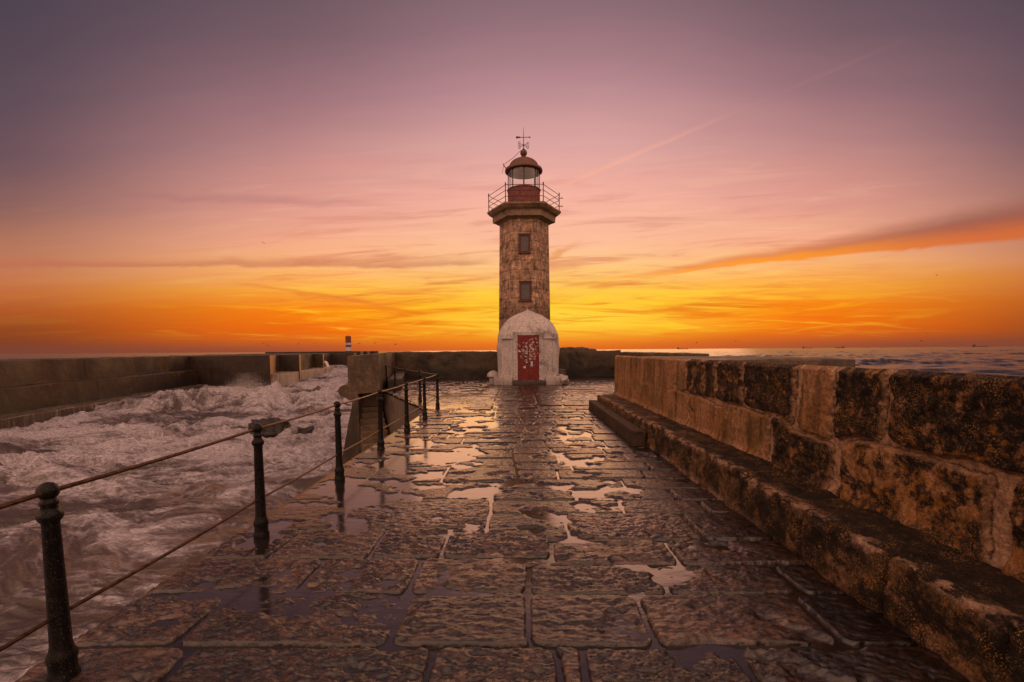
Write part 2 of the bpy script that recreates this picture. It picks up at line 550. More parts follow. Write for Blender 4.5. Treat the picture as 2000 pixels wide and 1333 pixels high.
M_block = stone('pale_stained_concrete', (0.25, 0.155, 0.09), (0.14, 0.085, 0.048), (0.02, 0.014, 0.010), 1.1, 1.0, (0.15, 0.10, 0.04), streak=0.35)
M_steps = stone('mossy_steps', (0.24, 0.15, 0.08), (0.15, 0.095, 0.055), (0.03, 0.022, 0.015), 3.0, 0.3, (0.22, 0.12, 0.03), streak=0.0)
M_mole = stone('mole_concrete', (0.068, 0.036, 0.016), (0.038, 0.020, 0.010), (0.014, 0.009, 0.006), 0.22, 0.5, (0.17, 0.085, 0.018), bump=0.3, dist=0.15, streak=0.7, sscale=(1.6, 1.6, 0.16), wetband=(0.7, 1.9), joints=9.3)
M_mole_lit = stone('mole_sunlit_concrete', (0.78, 0.42, 0.14), (0.66, 0.34, 0.11), (0.10, 0.06, 0.03), 0.5, 0.2, None, bump=0.3, dist=0.1, streak=0.3)  # same concrete as the fronts; sunset light on end faces put into colour
M_wetledge = stone('water_washed_ledge', (0.55, 0.46, 0.42), (0.32, 0.25, 0.22), (0.06, 0.045, 0.04), 0.5, 0.2, None, rough=(0.3, 0.6), bump=0.4, dist=0.08, streak=0.9, sscale=(2.2, 2.2, 0.22))
M_drip = stone('dripping_ledge', (0.13, 0.09, 0.065), (0.07, 0.048, 0.036), (0.02, 0.015, 0.012), 0.8, 0.3, None, rough=(0.25, 0.5), bump=0.4, dist=0.06, streak=0.9, sscale=(3.2, 3.2, 0.25), scol=(0.50, 0.42, 0.38))
M_plaster = stone('white_plaster', (0.80, 0.70, 0.67), (0.66, 0.57, 0.54), (0.10, 0.075, 0.065), 1.9, 0.55, None, rough=(0.6, 0.9), bump=0.2, dist=0.015, streak=0.5)
M_plinth = stone('stained_plinth', (0.70, 0.60, 0.57), (0.50, 0.42, 0.38), (0.07, 0.055, 0.045), 3.2, 0.45, None, rough=(0.5, 0.8), bump=0.5, dist=0.02, streak=0.3)
M_cornice = stone('lichened_cornice', (0.46, 0.30, 0.17), (0.33, 0.205, 0.115), (0.07, 0.048, 0.03), 2.5, 0.35, (0.38, 0.20, 0.04), streak=0.3)
M_rock = stone('wet_rock', (0.035, 0.024, 0.018), (0.02, 0.014, 0.011), (0.007, 0.005, 0.004), 2.0, 0.4, None, rough=(0.3, 0.6), bump=0.8, dist=0.06, streak=0)
M_step_dark = stone('dark_step', (0.10, 0.07, 0.05), (0.06, 0.042, 0.032), (0.02, 0.015, 0.012), 4.0, 0.4, None, streak=0)
M_red = plain('red_door_paint', (0.165, 0.009, 0.007), 0.6, var=0.5, scale=9, bump=0.1, dark=(0.10, 0.018, 0.012))
M_redframe = plain('faded_red_paint', (0.105, 0.032, 0.024), 0.7, var=0.4, scale=14, bump=0.3, dark=(0.08, 0.045, 0.03))
M_drum = plain('oxide_red_drum', (0.19, 0.05, 0.038), 0.65, var=0.5, scale=7, bump=0.3, dark=(0.09, 0.05, 0.035))
M_roof = plain('rust_red_roof', (0.15, 0.055, 0.035), 0.55, var=0.35, scale=6, bump=0.25, dark=(0.12, 0.08, 0.03))
M_shutter = plain('grey_shutter', (0.115, 0.10, 0.10), 0.5, var=0.3, scale=14, bump=0.2)
M_iron = plain('black_iron', (0.022, 0.014, 0.012), 0.45, 0.0, 0.4, 20, 0.25)
M_vane = plain('vane_iron', (0.03, 0.015, 0.012), 0.6, 0.0, 0.3, 20, 0.1)
M_ceiling = plain('lantern_ceiling', (0.80, 0.75, 0.70), 0.7, var=0.15, scale=4, bump=0.1, dark=(0.45, 0.40, 0.36))
M_rope = plain('rope', (0.05, 0.03, 0.025), 0.9, bump=0)
M_ship = plain('ship_grey', (0.16, 0.09, 0.075), 0.7, var=0.1, scale=0.05, bump=0)
M_gull = plain('gull_dark', (0.06, 0.04, 0.035), 0.8, bump=0)
M_band_r = plain('banded_red', (0.20, 0.035, 0.025), 0.6, var=0.2, scale=1.0, bump=0)
M_band_w = plain('banded_white', (0.58, 0.50, 0.48), 0.6, var=0.15, scale=1.0, bump=0)
M_stick = [plain('sticker_white', (0.62, 0.56, 0.54), 0.5, var=0.3, scale=30, bump=0), plain('sticker_grey', (0.30, 0.26, 0.27), 0.5, var=0.3, scale=30, bump=0),
           plain('sticker_orange', (0.45, 0.16, 0.03), 0.5, var=0.3, scale=30, bump=0), plain('sticker_pink', (0.52, 0.30, 0.30), 0.5, var=0.3, scale=30, bump=0)]

# black railing paint beaded with spray
M_post, t, b = new_mat('wet_black_paint')
co = t.n('ShaderNodeTexCoord').outputs['Object']
drops = t.noise(co, 190, 3, 0.5)
rust = t.noise(co, 22, 7, 0.65)
c = t.mix(t.step(rust, 0.55, 0.68), (0.005, 0.004, 0.004), (0.020, 0.010, 0.007))
c = t.mix(t.step(drops, 0.64, 0.68), c, (0.16, 0.11, 0.09))
b.inputs['Specular IOR Level'].default_value = 0.22
t.put(b.inputs['Base Color'], c)
t.put(b.inputs['Roughness'], t.step(rust, 0.3, 0.7, 0.22, 0.5))
bp = t.n('ShaderNodeBump')
bp.inputs['Strength'].default_value = 0.7
bp.inputs['Distance'].default_value = 0.004
t.L(t.m('ADD', t.m('MULTIPLY', rust, 0.7), t.step(drops, 0.58, 0.66)), bp.inputs['Height'])
t.L(bp.outputs[0], b.inputs['Normal'])
M_rail = plain('worn_brass_rail', (0.13, 0.07, 0.035), 0.36, 0.8, 0.3, 30, 0.0, dark=(0.04, 0.022, 0.014))

# glass of the lantern
M_glass = bpy.data.materials.new('lantern_glass')
M_glass.use_nodes = True
M_glass.node_tree.nodes.clear()
t = NT(M_glass.node_tree)
_tr, _gl, _mx, _fr, _o = t.n('ShaderNodeBsdfTransparent'), t.n('ShaderNodeBsdfGlossy'), t.n('ShaderNodeMixShader'), t.n('ShaderNodeLayerWeight'), t.n('ShaderNodeOutputMaterial')
_tr.inputs['Color'].default_value = (0.93, 0.95, 0.95, 1)
_gl.inputs['Roughness'].default_value = 0.05
_fr.inputs['Blend'].default_value = 0.25
t.L(t.m('MULTIPLY_ADD', _fr.outputs['Facing'], 0.50, 0.07), _mx.inputs[0])
t.L(_tr.outputs[0], _mx.inputs[1])
t.L(_gl.outputs[0], _mx.inputs[2])
t.L(_mx.outputs[0], _o.inputs['Surface'])

# puddles
M_puddle, t, b = new_mat('rain_water')
co = t.n('ShaderNodeTexCoord').outputs['Object']
b.inputs['Base Color'].default_value = (0.016, 0.011, 0.009, 1)
b.inputs['Roughness'].default_value = 0.13
b.inputs['IOR'].default_value = 1.9
bp = t.n('ShaderNodeBump')
bp.inputs['Strength'].default_value = 0.14
bp.inputs['Distance'].default_value = 0.01
t.L(t.noise(t.mul(co, (0.6, 1.4, 1.0)), 9, 3, 0.5), bp.inputs['Height'])
t.L(bp.outputs[0], b.inputs['Normal'])

# sea
M_sea, t, b = new_mat('sea_water')
co = t.n('ShaderNodeTexCoord').outputs['Object']
a = t.n('ShaderNodeAttribute')
a.attribute_name = 'foam'
sx = t.n('ShaderNodeSeparateColor')
t.L(a.outputs['Color'], sx.inputs[0])
foam0, silt = sx.outputs[0], sx.outputs[1]
fn = t.noise(t.mul(co, (0.6, 2.4, 1.0)), 1.2, 7, 0.58, 1.5)
fn2 = t.noise(t.mul(co, (0.8, 2.2, 1.0)), 5.0, 5, 0.55, 1.6)
ff = t.m('ADD', foam0, t.m('ADD', t.m('MULTIPLY', t.m('SUBTRACT', fn, 0.5), 0.70), t.m('MULTIPLY', t.m('SUBTRACT', fn2, 0.5), 0.45)))
foam = t.m('MULTIPLY', t.step(ff, 0.17, 0.88), t.step(foam0, 0.0, 0.10))
wc = t.mix(silt, (0.022, 0.020, 0.022), (0.105, 0.068, 0.055))
fc = t.mix(t.step(fn2, 0.3, 0.7), (0.21, 0.175, 0.195), (0.54, 0.48, 0.51))
t.put(b.inputs['Base Color'], t.mix(foam, wc, fc))
t.put(b.inputs['Roughness'], t.step(foam, 0.0, 0.8, 0.24, 0.7))
b.inputs['IOR'].default_value = 1.34
bp = t.n('ShaderNodeBump')
bp.inputs['Strength'].default_value = 0.30
bp.inputs['Distance'].default_value = 0.10
t.L(t.m('ADD', fn, t.m('MULTIPLY', fn2, 0.5)), bp.inputs['Height'])
t.L(bp.outputs[0], b.inputs['Normal'])
M_spray = plain('spray', (0.8, 0.72, 0.72), 0.6, bump=0, var=0.05)
M_fall, t, b = new_mat('falling_water')
b.inputs['Base Color'].default_value = (0.75, 0.66, 0.62, 1)
b.inputs['Roughness'].default_value = 0.35

# ================================================================== SEA
SEA = -3.0


def sea_fields(x, y):
    r = np.hypot(x, y)
    left = ss(-x, 1.5, 4.0) * ss(y, 175.0, 105.0)            # sheltered, churned water between the pier and the mole
    q1 = fbm(x / 7, y / 7, 3, 40)
    q2 = fbm(x / 7, y / 7, 3, 50)
    xw, yw = x + 1.8 * q1, y + 1.8 * q2
    far = ss(r, 900.0, 250.0)
    # open sea: wind waves running in from ahead
    sw = 0
    rs = np.random.RandomState(5)
    for k in range(26):
        lam = 3.5 * 1.16 ** k
        th = rs.normal(0, 0.32)
        ph = rs.rand() * 6.28
        amp = 0.020 * lam ** 0.42
        vis = ss(r, lam * 160.0, lam * 70.0)
        sw = sw + amp * vis * np.sin(2 * np.pi * (x * math.sin(th) + y * math.cos(th)) / lam + ph + 1.5 * q1)
    openh = sw * (0.75 + 0.5 * fbm(x / 60, y / 40, 3, 61)) * 1.15
    # churned water
    rid = 1 - np.abs(fbm(xw / 4.2, yw / 2.2, 4, 3))
    ch = 0.42 * fbm(xw / 6.5, yw / 3.2, 4, 1) + 0.42 * (rid - 0.7) + 0.15 * fbm(xw / 1.3, yw / 0.6, 4, 5) + 0.03 * (1 - np.abs(fbm(xw / .55, yw / .33, 3, 15)))
    calm = ss(np.hypot(x + 8, (y - 10)), 4.0, 15.0)
    ch = ch * (0.50 + 0.5 * calm)
    # the breaker and the swell lifting towards the far end of the mole
    cx = -23.5 + 1.6 * fbm(y / 9, x / 9, 2, 8)
    crest_y = 37.5 + 0.10 * (x + 23) + 1.3 * fbm(x / 5, y / 40, 3, 9)
    prof = np.where(y < crest_y, ss(y, crest_y - 3.4, crest_y) ** 1.6, ss(y, crest_y + 7.5, crest_y))
    lump = 0.72 + 0.55 * fbm(x / 2.1, y / 1.7, 4, 10)
    brk = 1.55 * prof * ss(x, -35.0, -27.0) * ss(x, -11.5, -17.5) * lump
    brk2 = 0.75 * np.exp(-((y - 46 - 1.5 * q1) / 2.6) ** 2) * ss(x, -32, -27) * ss(x, -9, -15) * (0.7 + 0.6 * fbm(x / 2.4, y / 2.4, 4, 12))
    rise = 1.5 * ss(y, 58.0, 100.0) * ss(x, -3.0, -9.0)
    h = openh * (1 - left) + left * (ch + brk + brk2 + rise * ss(y, 175.0, 135.0))
    # foam
    sw1 = fbm(xw / 5.0, yw / 1.9, 5, 21)
    sw2 = fbm(xw / 1.5, yw / 0.6, 5, 22)
    big = fbm(x / 16, y / 12, 3, 23)
    lac = 1 - np.abs(fbm(xw / 5.0 + .6 * q2, yw / 1.25 + .8 * q1, 4, 33)) * 2.2
    lac2 = 1 - np.abs(fbm(xw / 1.25 + q2, yw / 0.5 + q1, 4, 35)) * 2.0
    f_left = 0.30 + 0.34 * sw1 + 0.16 * sw2 + 0.40 * big + 0.40 * ch + 0.26 * ss(lac, 0.1, 0.95) + 0.20 * ss(lac2, 0.2, 0.95) - 0.10
    f_left = f_left + 0.20 * ss(y, 14.0, 24.0) - 0.16 * ss(np.hypot(x + 7, y - 8), 11.0, 3.0)
    f_left = f_left - 0.45 * prof * ss(lump, 0.75, 0.35) * ss(x, -35.0, -27.0) * ss(x, -11.5, -17.5) + 0.25 * brk
    f_open = 0.40 * ss(openh + 0.35 * fbm(x / 6, y / 3, 4, 25), 0.75, 1.1) * far
    fo = np.clip(f_left, 0, 1.2) * left + f_open * (1 - left)
    si = left * (0.60 + 0.35 * fbm(x / 6, y / 4, 3, 31)) * ss(y, 170.0, 60.0)
    return h, fo, np.clip(si, 0, 1)


ang = np.concatenate([np.radians(np.linspace(-62, 2, 620)), np.radians(np.linspace(2.3, 60, 250)), np.radians(np.linspace(64, 294, 58))])
rad = np.concatenate([np.array([0.5, 2.0, 3.4]), np.exp(np.linspace(math.log(4.2), math.log(160), 700)), np.exp(np.linspace(math.log(163), math.log(1500), 200)), np.exp(np.linspace(math.log(1600), math.log(30000), 24))])
A, Rr = np.meshgrid(ang, rad, indexing='ij')
X, Y = (Rr * np.sin(A)).ravel(), (Rr * np.cos(A)).ravel()
h, fo, si = sea_fields(X, Y)
sea = np_mesh('sea', np.stack([X, Y, SEA + h], 1), grid_faces(len(ang), len(rad), wrap=True, flip=True), M_sea, None, {'foam': np.stack([fo, si, 0 * fo], 1)})
tag(sea, kind='structure')

# ================================================================== PIER
pier = bmesh.new()
body = [(-2.50, -8.0), (8.0, -8.0), (8.0, 30.0), (-8.6, 30.0), (-6.3, 19.4), (-5.75, 19.0), (-2.62, 12.55), (-2.5, 12.3)]
add_prism(pier, body, -6.0, -0.10)
pier_o = bm_obj('pier', pier, M_pier)
tag(pier_o, kind='structure')

L_rows = [-3, .9, 1.3, 1.80, 2.34, 2.89, 3.4, 3.99, 4.8, 5.43, 6.18, 6.63, 7.22, 7.74]
R_rows = [-3, .9, 1.3, 1.85, 2.35, 2.87, 3.28, 3.71, 4.34, 4.73, 5.12, 5.53, 5.94, 6.35, 6.88, 7.32, 7.9]
_rr = random.Random(4)
while L_rows[-1] < 28:
    L_rows.append(L_rows[-1] + _rr.uniform(0.42, 0.72))
while R_rows[-1] < 28:
    R_rows.append(R_rows[-1] + _rr.uniform(0.38, 0.60))
L_spl = {2: [-.46, -1.7], 3: [-.46, -1.75], 4: [-.72, -1.9], 5: [-.74, -1.48], 6: [-.61, -1.17, -1.95], 7: [-1.7], 8: [-1.35], 9: [-.95, -1.9], 10: [-1.6]}
R_spl = {2: [.5, 1.4], 3: [.33, 1.13], 4: [.75, 1.75], 5: [.99, 1.85], 6: [1.2], 7: [.44, 1.55], 8: [1.05, 1.88], 9: [.62, 1.7], 10: [1.25], 11: [.5, 1.6]}
for i in range(len(L_rows)):
    if i not in L_spl:
        if L_rows[i] > 12:
            s_, x_ = [], -0.7
            while x_ > -9:
                s_.append(x_)
                x_ -= _rr.uniform(.7, 1.4)
            L_spl[i] = s_
        else:
            L_spl[i] = sorted(_rr.uniform(-1.9, -.55) for _ in range(_rr.choice([1, 1, 2])))
for i in range(len(R_rows)):
    if i not in R_spl:
        if R_rows[i] > 12:
            s_, x_ = [], 0.6
            while x_ < 8:
                s_.append(x_)
                x_ += _rr.uniform(.7, 1.4)
            R_spl[i] = s_
        else:
            R_spl[i] = [_rr.uniform(.45, .95), _rr.uniform(1.3, 1.8)]
CL = np.array([(-3, .2), (2.28, .2), (2.40, .05), (3.26, .07), (3.34, .26), (3.72, .26), (3.9, -.28), (5.2, -.3), (5.6, 0.0), (7, -.1), (9, .15), (12, -.1), (16, .2), (28, 0)])


def deck_fields(X, Y):
    xw = X + 0.012 * fbm(X * 2.2, Y * 2.2, 4, 71)
    yw = Y + 0.012 * fbm(X * 2.0, Y * 2.0, 4, 73)
    xc = np.interp(yw, CL[:, 0], CL[:, 1])
    d_x = np.full(X.shape, 9.0)
    d_y = np.full(X.shape, 9.0)
    sid = np.zeros(X.shape)
    for lane, rows, spl in ((0, L_rows, L_spl), (1, R_rows, R_spl)):
        inl = (xw < xc) if lane == 0 else (xw >= xc)
        ra = np.array(rows)
        ri = np.clip(np.searchsorted(ra, yw) - 1, 0, len(ra) - 2)
        dyv = np.minimum(yw - ra[ri], ra[ri + 1] - yw)
        for i in range(len(ra) - 1):
            mk = inl & (ri == i)
            if not mk.any():
                continue
            sx_ = np.sort(np.array(spl[i]))
            si_ = np.searchsorted(sx_, xw[mk])
            dd = np.min(np.abs(xw[mk][:, None] - sx_[None, :]), axis=1)
            dd = np.minimum(dd, np.abs(xw[mk] - xc[mk]))
            d_x[mk] = dd
            d_y[mk] = dyv[mk]
            sid[mk] = lane * 500 + i * 7 + si_
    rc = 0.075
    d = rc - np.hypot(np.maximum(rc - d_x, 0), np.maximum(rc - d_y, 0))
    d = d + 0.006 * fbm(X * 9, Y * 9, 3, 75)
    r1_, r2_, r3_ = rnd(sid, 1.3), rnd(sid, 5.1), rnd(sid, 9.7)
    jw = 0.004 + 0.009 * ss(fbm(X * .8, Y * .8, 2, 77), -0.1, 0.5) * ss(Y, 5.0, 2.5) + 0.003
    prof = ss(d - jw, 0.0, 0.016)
    low = fbm(X * 1.15, Y * 1.3, 3, 79)
    wetl = 0.006 * ss(X, 0.2, -1.4) * ss(Y, 3.2, 5.5)
    ridge = 1 - np.abs(fbm(X * 6 + .3 * Y, Y * 13, 4, 81))
    rough = 0.75 * (0.0150 * fbm(X * 9, Y * 17, 6, 83, 0.70) + 0.014 * (ridge - .6)) * (0.45 + 0.60 * r2_) * (0.42 + 0.58 * ss(Y, 5.2, 3.2)) * (1 - 0.45 * ss(X, 1.1, 1.8)) * (1 - 0.45 * ss(X, 0, -1.6) * ss(Y, 3.6, 5.0))
    hs = (r1_ - .42) * 0.020 + (r3_ - .5) * 0.012 * np.sin(sid + X * 1.4)
    basin = ss(0.09 + 0.8 * low + 0.62 * fbm(X * 2.9, Y * 3.8, 4, 93) + 0.22 * ss(X, 0.3, -1.2) * ss(Y, 3.4, 5.0) - 0.25 * ss(X, 1.3, 1.9), 0.16, 0.60)
    rough = rough * (1 - 0.30 * basin) * (0.55 + 0.45 * ss(d, 0.02, 0.09))
    slab = 0.015 + 0.75 * hs + rough - 0.0255 * basin - wetl
    hgt = prof * slab + (1 - prof) * (-0.030 + 0.01 * fbm(X * 6, Y * 6, 3, 87))
    hgt = hgt - 0.010 * (1 - ss(Y, 13.0, 12.0)) * 0.5
    tone = 0.45 + 0.85 * r3_
    g1 = fbm(X * 2.4, Y * 2.4, 5, 89)
    base = np.stack([0.040 + 0.022 * g1, 0.0235 + 0.013 * g1, 0.0155 + 0.009 * g1], -1) * tone[..., None]
    dirt = ss(fbm(X * 3.4, Y * 3.4, 5, 91, .6), 0.16, 0.5)
    base = base * (1 - 0.55 * dirt)[..., None]
    right = ss(X, 1.2, 2.0)
    base = base * (1 - 0.45 * right)[..., None]                       # darker towards the bench
    base = base * prof[..., None] + np.array([.007, .005, .004]) * (1 - prof)[..., None]      # black silt in the joints, slab-edge shade painted in with it
    return hgt, np.clip(base, .004, 1)


def poly_mask(xc, yc):
    left_lim = np.where(yc < 12.55, -2.5, np.where(yc < 19.0, -2.62 - (yc - 12.55) * (5.75 - 2.62) / (19.0 - 12.55), -6.1 - (yc - 19.0) * 0.22))
    right_lim = np.where(yc < 12.4, 2.45, 6.2)
    return (xc > left_lim) & (xc < right_lim)


yA = [0.2]
while yA[-1] < 12.4:
    yA.append(yA[-1] + max(0.008, 0.0030 * yA[-1]))
yA = np.array(yA)
xA = np.linspace(-2.5, 2.45, 520)
gx0, gy0 = np.meshgrid(xA, yA, indexing='ij')
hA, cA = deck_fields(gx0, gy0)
edge = ss(gx0, -2.42, -2.5)
hA = np.where(gx0 < -2.44, np.maximum(hA, 0.002), hA) - 0.02 * edge
VA = np.stack([gx0.ravel(), gy0.ravel(), hA.ravel()], 1)
FA = grid_faces(len(xA), len(yA))
# turned-down left edge
nA = len(VA)
sk = np.stack([np.full(len(yA), -2.505), yA, np.full(len(yA), -0.12)], 1)
FS = np.stack([np.arange(len(yA) - 1), np.arange(1, len(yA)), nA + np.arange(1, len(yA)), nA + np.arange(len(yA) - 1)], 1)
yB = np.linspace(yA[-1], 27.2, 230)
xB = np.linspace(-8.2, 6.2, 380)
gx1, gy1 = np.meshgrid(xB, yB, indexing='ij')
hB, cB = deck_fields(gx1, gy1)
VB = np.stack([gx1.ravel(), gy1.ravel(), hB.ravel()], 1)
FB = grid_faces(len(xB), len(yB))
ctr = VB[FB].mean(1)
FB = FB[poly_mask(ctr[:, 0], ctr[:, 1])]
allV = np.concatenate([VA, sk, VB])
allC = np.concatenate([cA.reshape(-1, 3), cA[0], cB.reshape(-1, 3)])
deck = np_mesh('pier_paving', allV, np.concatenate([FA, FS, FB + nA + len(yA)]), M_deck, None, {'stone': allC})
tag(deck, kind='structure')
bm = bmesh.new()
for poly in ([(-2.44, 0.2), (2.4, 0.2), (2.4, 12.4), (-2.44, 12.4)], [(-2.44, 12.4), (6.1, 12.4), (6.1, 26.9), (-7.2, 26.9), (-5.6, 19.0)]):
    bm.faces.new([bm.verts.new((x, y, -0.0050)) for x, y in poly])
pw = bm_obj('puddle_water', bm, M_puddle)
tag(pw, kind='structure')

# ================================================================== RIGHT PARAPET WALL + BENCH
UP = [12.6, 11.3, 9.85, 8.7, 7.75, 7.25, 6.15, 5.40, 4.38, 3.87, 3.30, 1.9, 0.9, -0.5, -3]
UPd = [0, 0, 0, 0, 0, .75, .95, 1, .12, .9, 1, 1, 1, 1, 1]
LO = [12.6, 10.6, 9.0, 7.1, 4.78, 3.80, 2.50, 1.4, 0.2, -1.5, -3]
LOd = [0, 0, 0, .12, .95, .78, .9, 1, 1, 1, 1]
WX, ZB, ZT, YF = 2.70, 0.36, 1.44, 12.55


def wall_fields(Y, Z):
    yw = Y + 0.03 * fbm(Y * 2.0, Z * 2.0, 3, 101) + 0.015 * fbm(Y * 9, Z * 9, 3, 103)
    zw = Z + 0.03 * fbm(Y * 1.3, Z * 1.3, 3, 105) + 0.012 * fbm(Y * 9, Z * 9, 3, 107)
    zj = 0.90 - 0.10 * ss(Y, 3.6, 3.9) * ss(Y, 4.6, 4.4)
    up = zw > zj
    d = np.abs(zw - zj)
    dark = np.zeros(Y.shape)
    sid = np.zeros(Y.shape)
    for isup, bs, dk in ((True, UP, UPd), (False, LO, LOd)):
        a = np.array(bs)[::-1]
        i = np.clip(np.searchsorted(a, yw) - 1, 0, len(a) - 2)
        dd = np.minimum(yw - a[i], a[i + 1] - yw)
        k = len(bs) - 2 - i
        mk = up if isup else ~up
        rc = 0.09
        dd = np.maximum(dd - 0.016 - 0.012 * rnd(k, 6.6), 0)
        full = rc - np.hypot(np.maximum(rc - dd, 0), np.maximum(rc - d, 0))
        full = np.where(dd > rc, np.minimum(np.minimum(dd, d), rc), full)
        dsel = np.where(mk, full, 0)
        dark = np.where(mk, np.array(dk)[k], dark)
        sid = np.where(mk, k + (100 if isup else 0), sid)
        d = np.where(mk, d, d)
        if isup:
            D = dsel
        else:
            D = np.where(mk, dsel, D)
    jw = 0.012 + 0.030 * ss(fbm(Y * 1.1, Z * 1.4, 3, 109), -0.3, 0.4)
    prof = ss(D - jw, 0.0, 0.022)
    smooth_far = ss(Y, 7.3, 8.2)                                     # rendered stretch at the far end
    prof = 1 - (1 - prof) * (1 - 0.9 * smooth_far)
    rg = fbm(Y * 7, Z * 7, 6, 111, .6)
    out = prof * (0.035 + 0.022 * dark * rnd(sid, 2.2)) + prof * (0.012 * rg * (0.30 + dark)) + 0.006 * fbm(Y * 3, Z * 3, 4, 113) + 0.008 * fbm(Y * .9, Z * .9, 2, 115)
    out = out - 0.05 * ss(ZT - Z, 0.05, 0.0) ** 2 + 0.05 * ss(Z, ZB + .11, ZB) * (1 - prof * .3)
    # colour: pale tan mortar and smooth stones, black crust and ochre lichen on the others
    tan = np.array([0.47, 0.255, 0.132])
    tan2 = np.array([0.40, 0.20, 0.080])
    g = ss(fbm(Y * 2.2, Z * 1.2, 5, 117), -.4, .5)[..., None]
    col = tan * g + tan2 * (1 - g)
    vs_ = ss(fbm(Y * 7, Z * .7, 4, 119), 0.05, 0.5) * 0.55
    col = col * (1 - vs_[..., None] * 0.7)
    crust = ss(0.42 * fbm(Y * 5.5, Z * 5.0, 6, 121, .72) + dark - 0.16 * ss(Y, 4.4, 3.4) * ss(Z, 1.0, .8), .42, .78)
    crust = np.clip(crust, 0, 1) * prof
    blk = np.array([0.016, 0.011, 0.008])
    col = col * (1 - crust[..., None]) + blk * crust[..., None]
    och = ss(fbm(Y * 3.0, Z * 3.0, 5, 123, .62) + 0.45 * ss(Y, 4.2, 3.2) * ss(Z, 1.0, 0.7) + .22 * ss(Y, 4.5, 3.0), .30, .60) * prof * (0.25 + 0.75 * dark)
    och = och * ss(fbm(Y * 15, Z * 15, 4, 125), -.1, .45) * .75
    oc = np.array([0.42, 0.180, 0.035])
    col = col * (1 - och[..., None]) + oc * och[..., None]
    sp_ = ss(fbm(Y * 18, Z * 18, 4, 127, .7), .12, .45) * 0.25 * prof * dark
    col = col * (1 - sp_[..., None]) + np.array([0.44, 0.23, 0.12]) * sp_[..., None]
    grn = ss(fbm(Y * 1.8, Z * 1.8, 4, 129), .1, .5) * 0.45 * (1 - crust)
    col = col * (1 - grn[..., None]) + np.array([0.13, 0.10, 0.04]) * grn[..., None]
    crack = np.exp(-((Y - 7.72 - .04 * fbm(Z * 4, Z * 2, 3, 131)) / 0.035) ** 2) * ss(Z, 0.3, .6) * ss(Z, 1.32, 1.0)
    col = col * (1 - .9 * crack[..., None])
    out = out - .05 * crack
    mort = (1 - prof)[..., None]
    col = col * (1 - .8 * mort) + np.array([0.58, 0.36, 0.23]) * .8 * mort
    seam = np.exp(-((D - jw + 0.004) / 0.006) ** 2) * (1 - smooth_far)
    col = col * (1 - .8 * seam[..., None])
    return out, np.clip(col, .003, 1)


yW = [-1.5, -1.0, -.5, 0, .3]
while yW[-1] < YF:
    yW.append(yW[-1] + max(.010, 0.0034 * yW[-1]))
yW[-1] = YF
yW = np.array(yW)
zW = np.linspace(ZB, ZT, 118)
gy2, gz2 = np.meshgrid(yW, zW, indexing='ij')
ow, cw = wall_fields(gy2, gz2)
nv = len(zW)
xw_ = WX - ow
cols_x = [xw_]
cols_z = [gz2]
cols_c = [cw]
topn = 10
for k in range(1, topn + 1):                                       # weathered top, falling to the sea side, then the outer face
    f_ = k / topn
    xx = xw_[:, -1] + f_ * 0.62
    zz = ZT - 0.055 * f_ + 0.008 * fbm(yW * 5, xx * 5, 3, 133) + np.minimum(0.0, 0)
    cols_x.append(xx[:, None])
    cols_z.append(zz[:, None])
    tcol = np.array([0.20, 0.135, 0.095]) * (0.8 + .5 * fbm(yW * 3, xx * 3, 4, 135))[:, None]
    cols_c.append(np.clip(tcol, .02, 1)[:, None, :])
cols_x.append(cols_x[-1] + 0.02)
cols_z.append(np.full((len(yW), 1), -0.3))
cols_c.append(cols_c[-1])
PX, PZ, PC = np.concatenate(cols_x, 1), np.concatenate(cols_z, 1), np.concatenate(cols_c, 1)
PY = np.broadcast_to(yW[:, None], PX.shape)
Vw = np.stack([PX, PY, PZ], -1).reshape(-1, 3)
Fw = grid_faces(PX.shape[0], PX.shape[1])
nn_ = PX.shape[1]
wall = np_mesh('parapet_wall', Vw, Fw, M_wall, None, {'stone': PC.reshape(-1, 3)})
bm = bmesh.new()
bm.from_mesh(wall.data)
bm.verts.ensure_lookup_table()
bm.faces.new([bm.verts[(PX.shape[0] - 1) * nn_ + j] for j in range(nn_)])
bm.to_mesh(wall.data)
bm.free()
tag(wall, 'long parapet wall of big weathered stone blocks with black crust and ochre lichen, behind the low bench', 'wall')

# bench (ledge) running along the wall foot
BJ = [12.6, 11.4, 10.4, 9.5, 8.6, 7.35, 5.85, 4.33, 3.40, 2.64, 1.95, 1.0, -.5, -2]


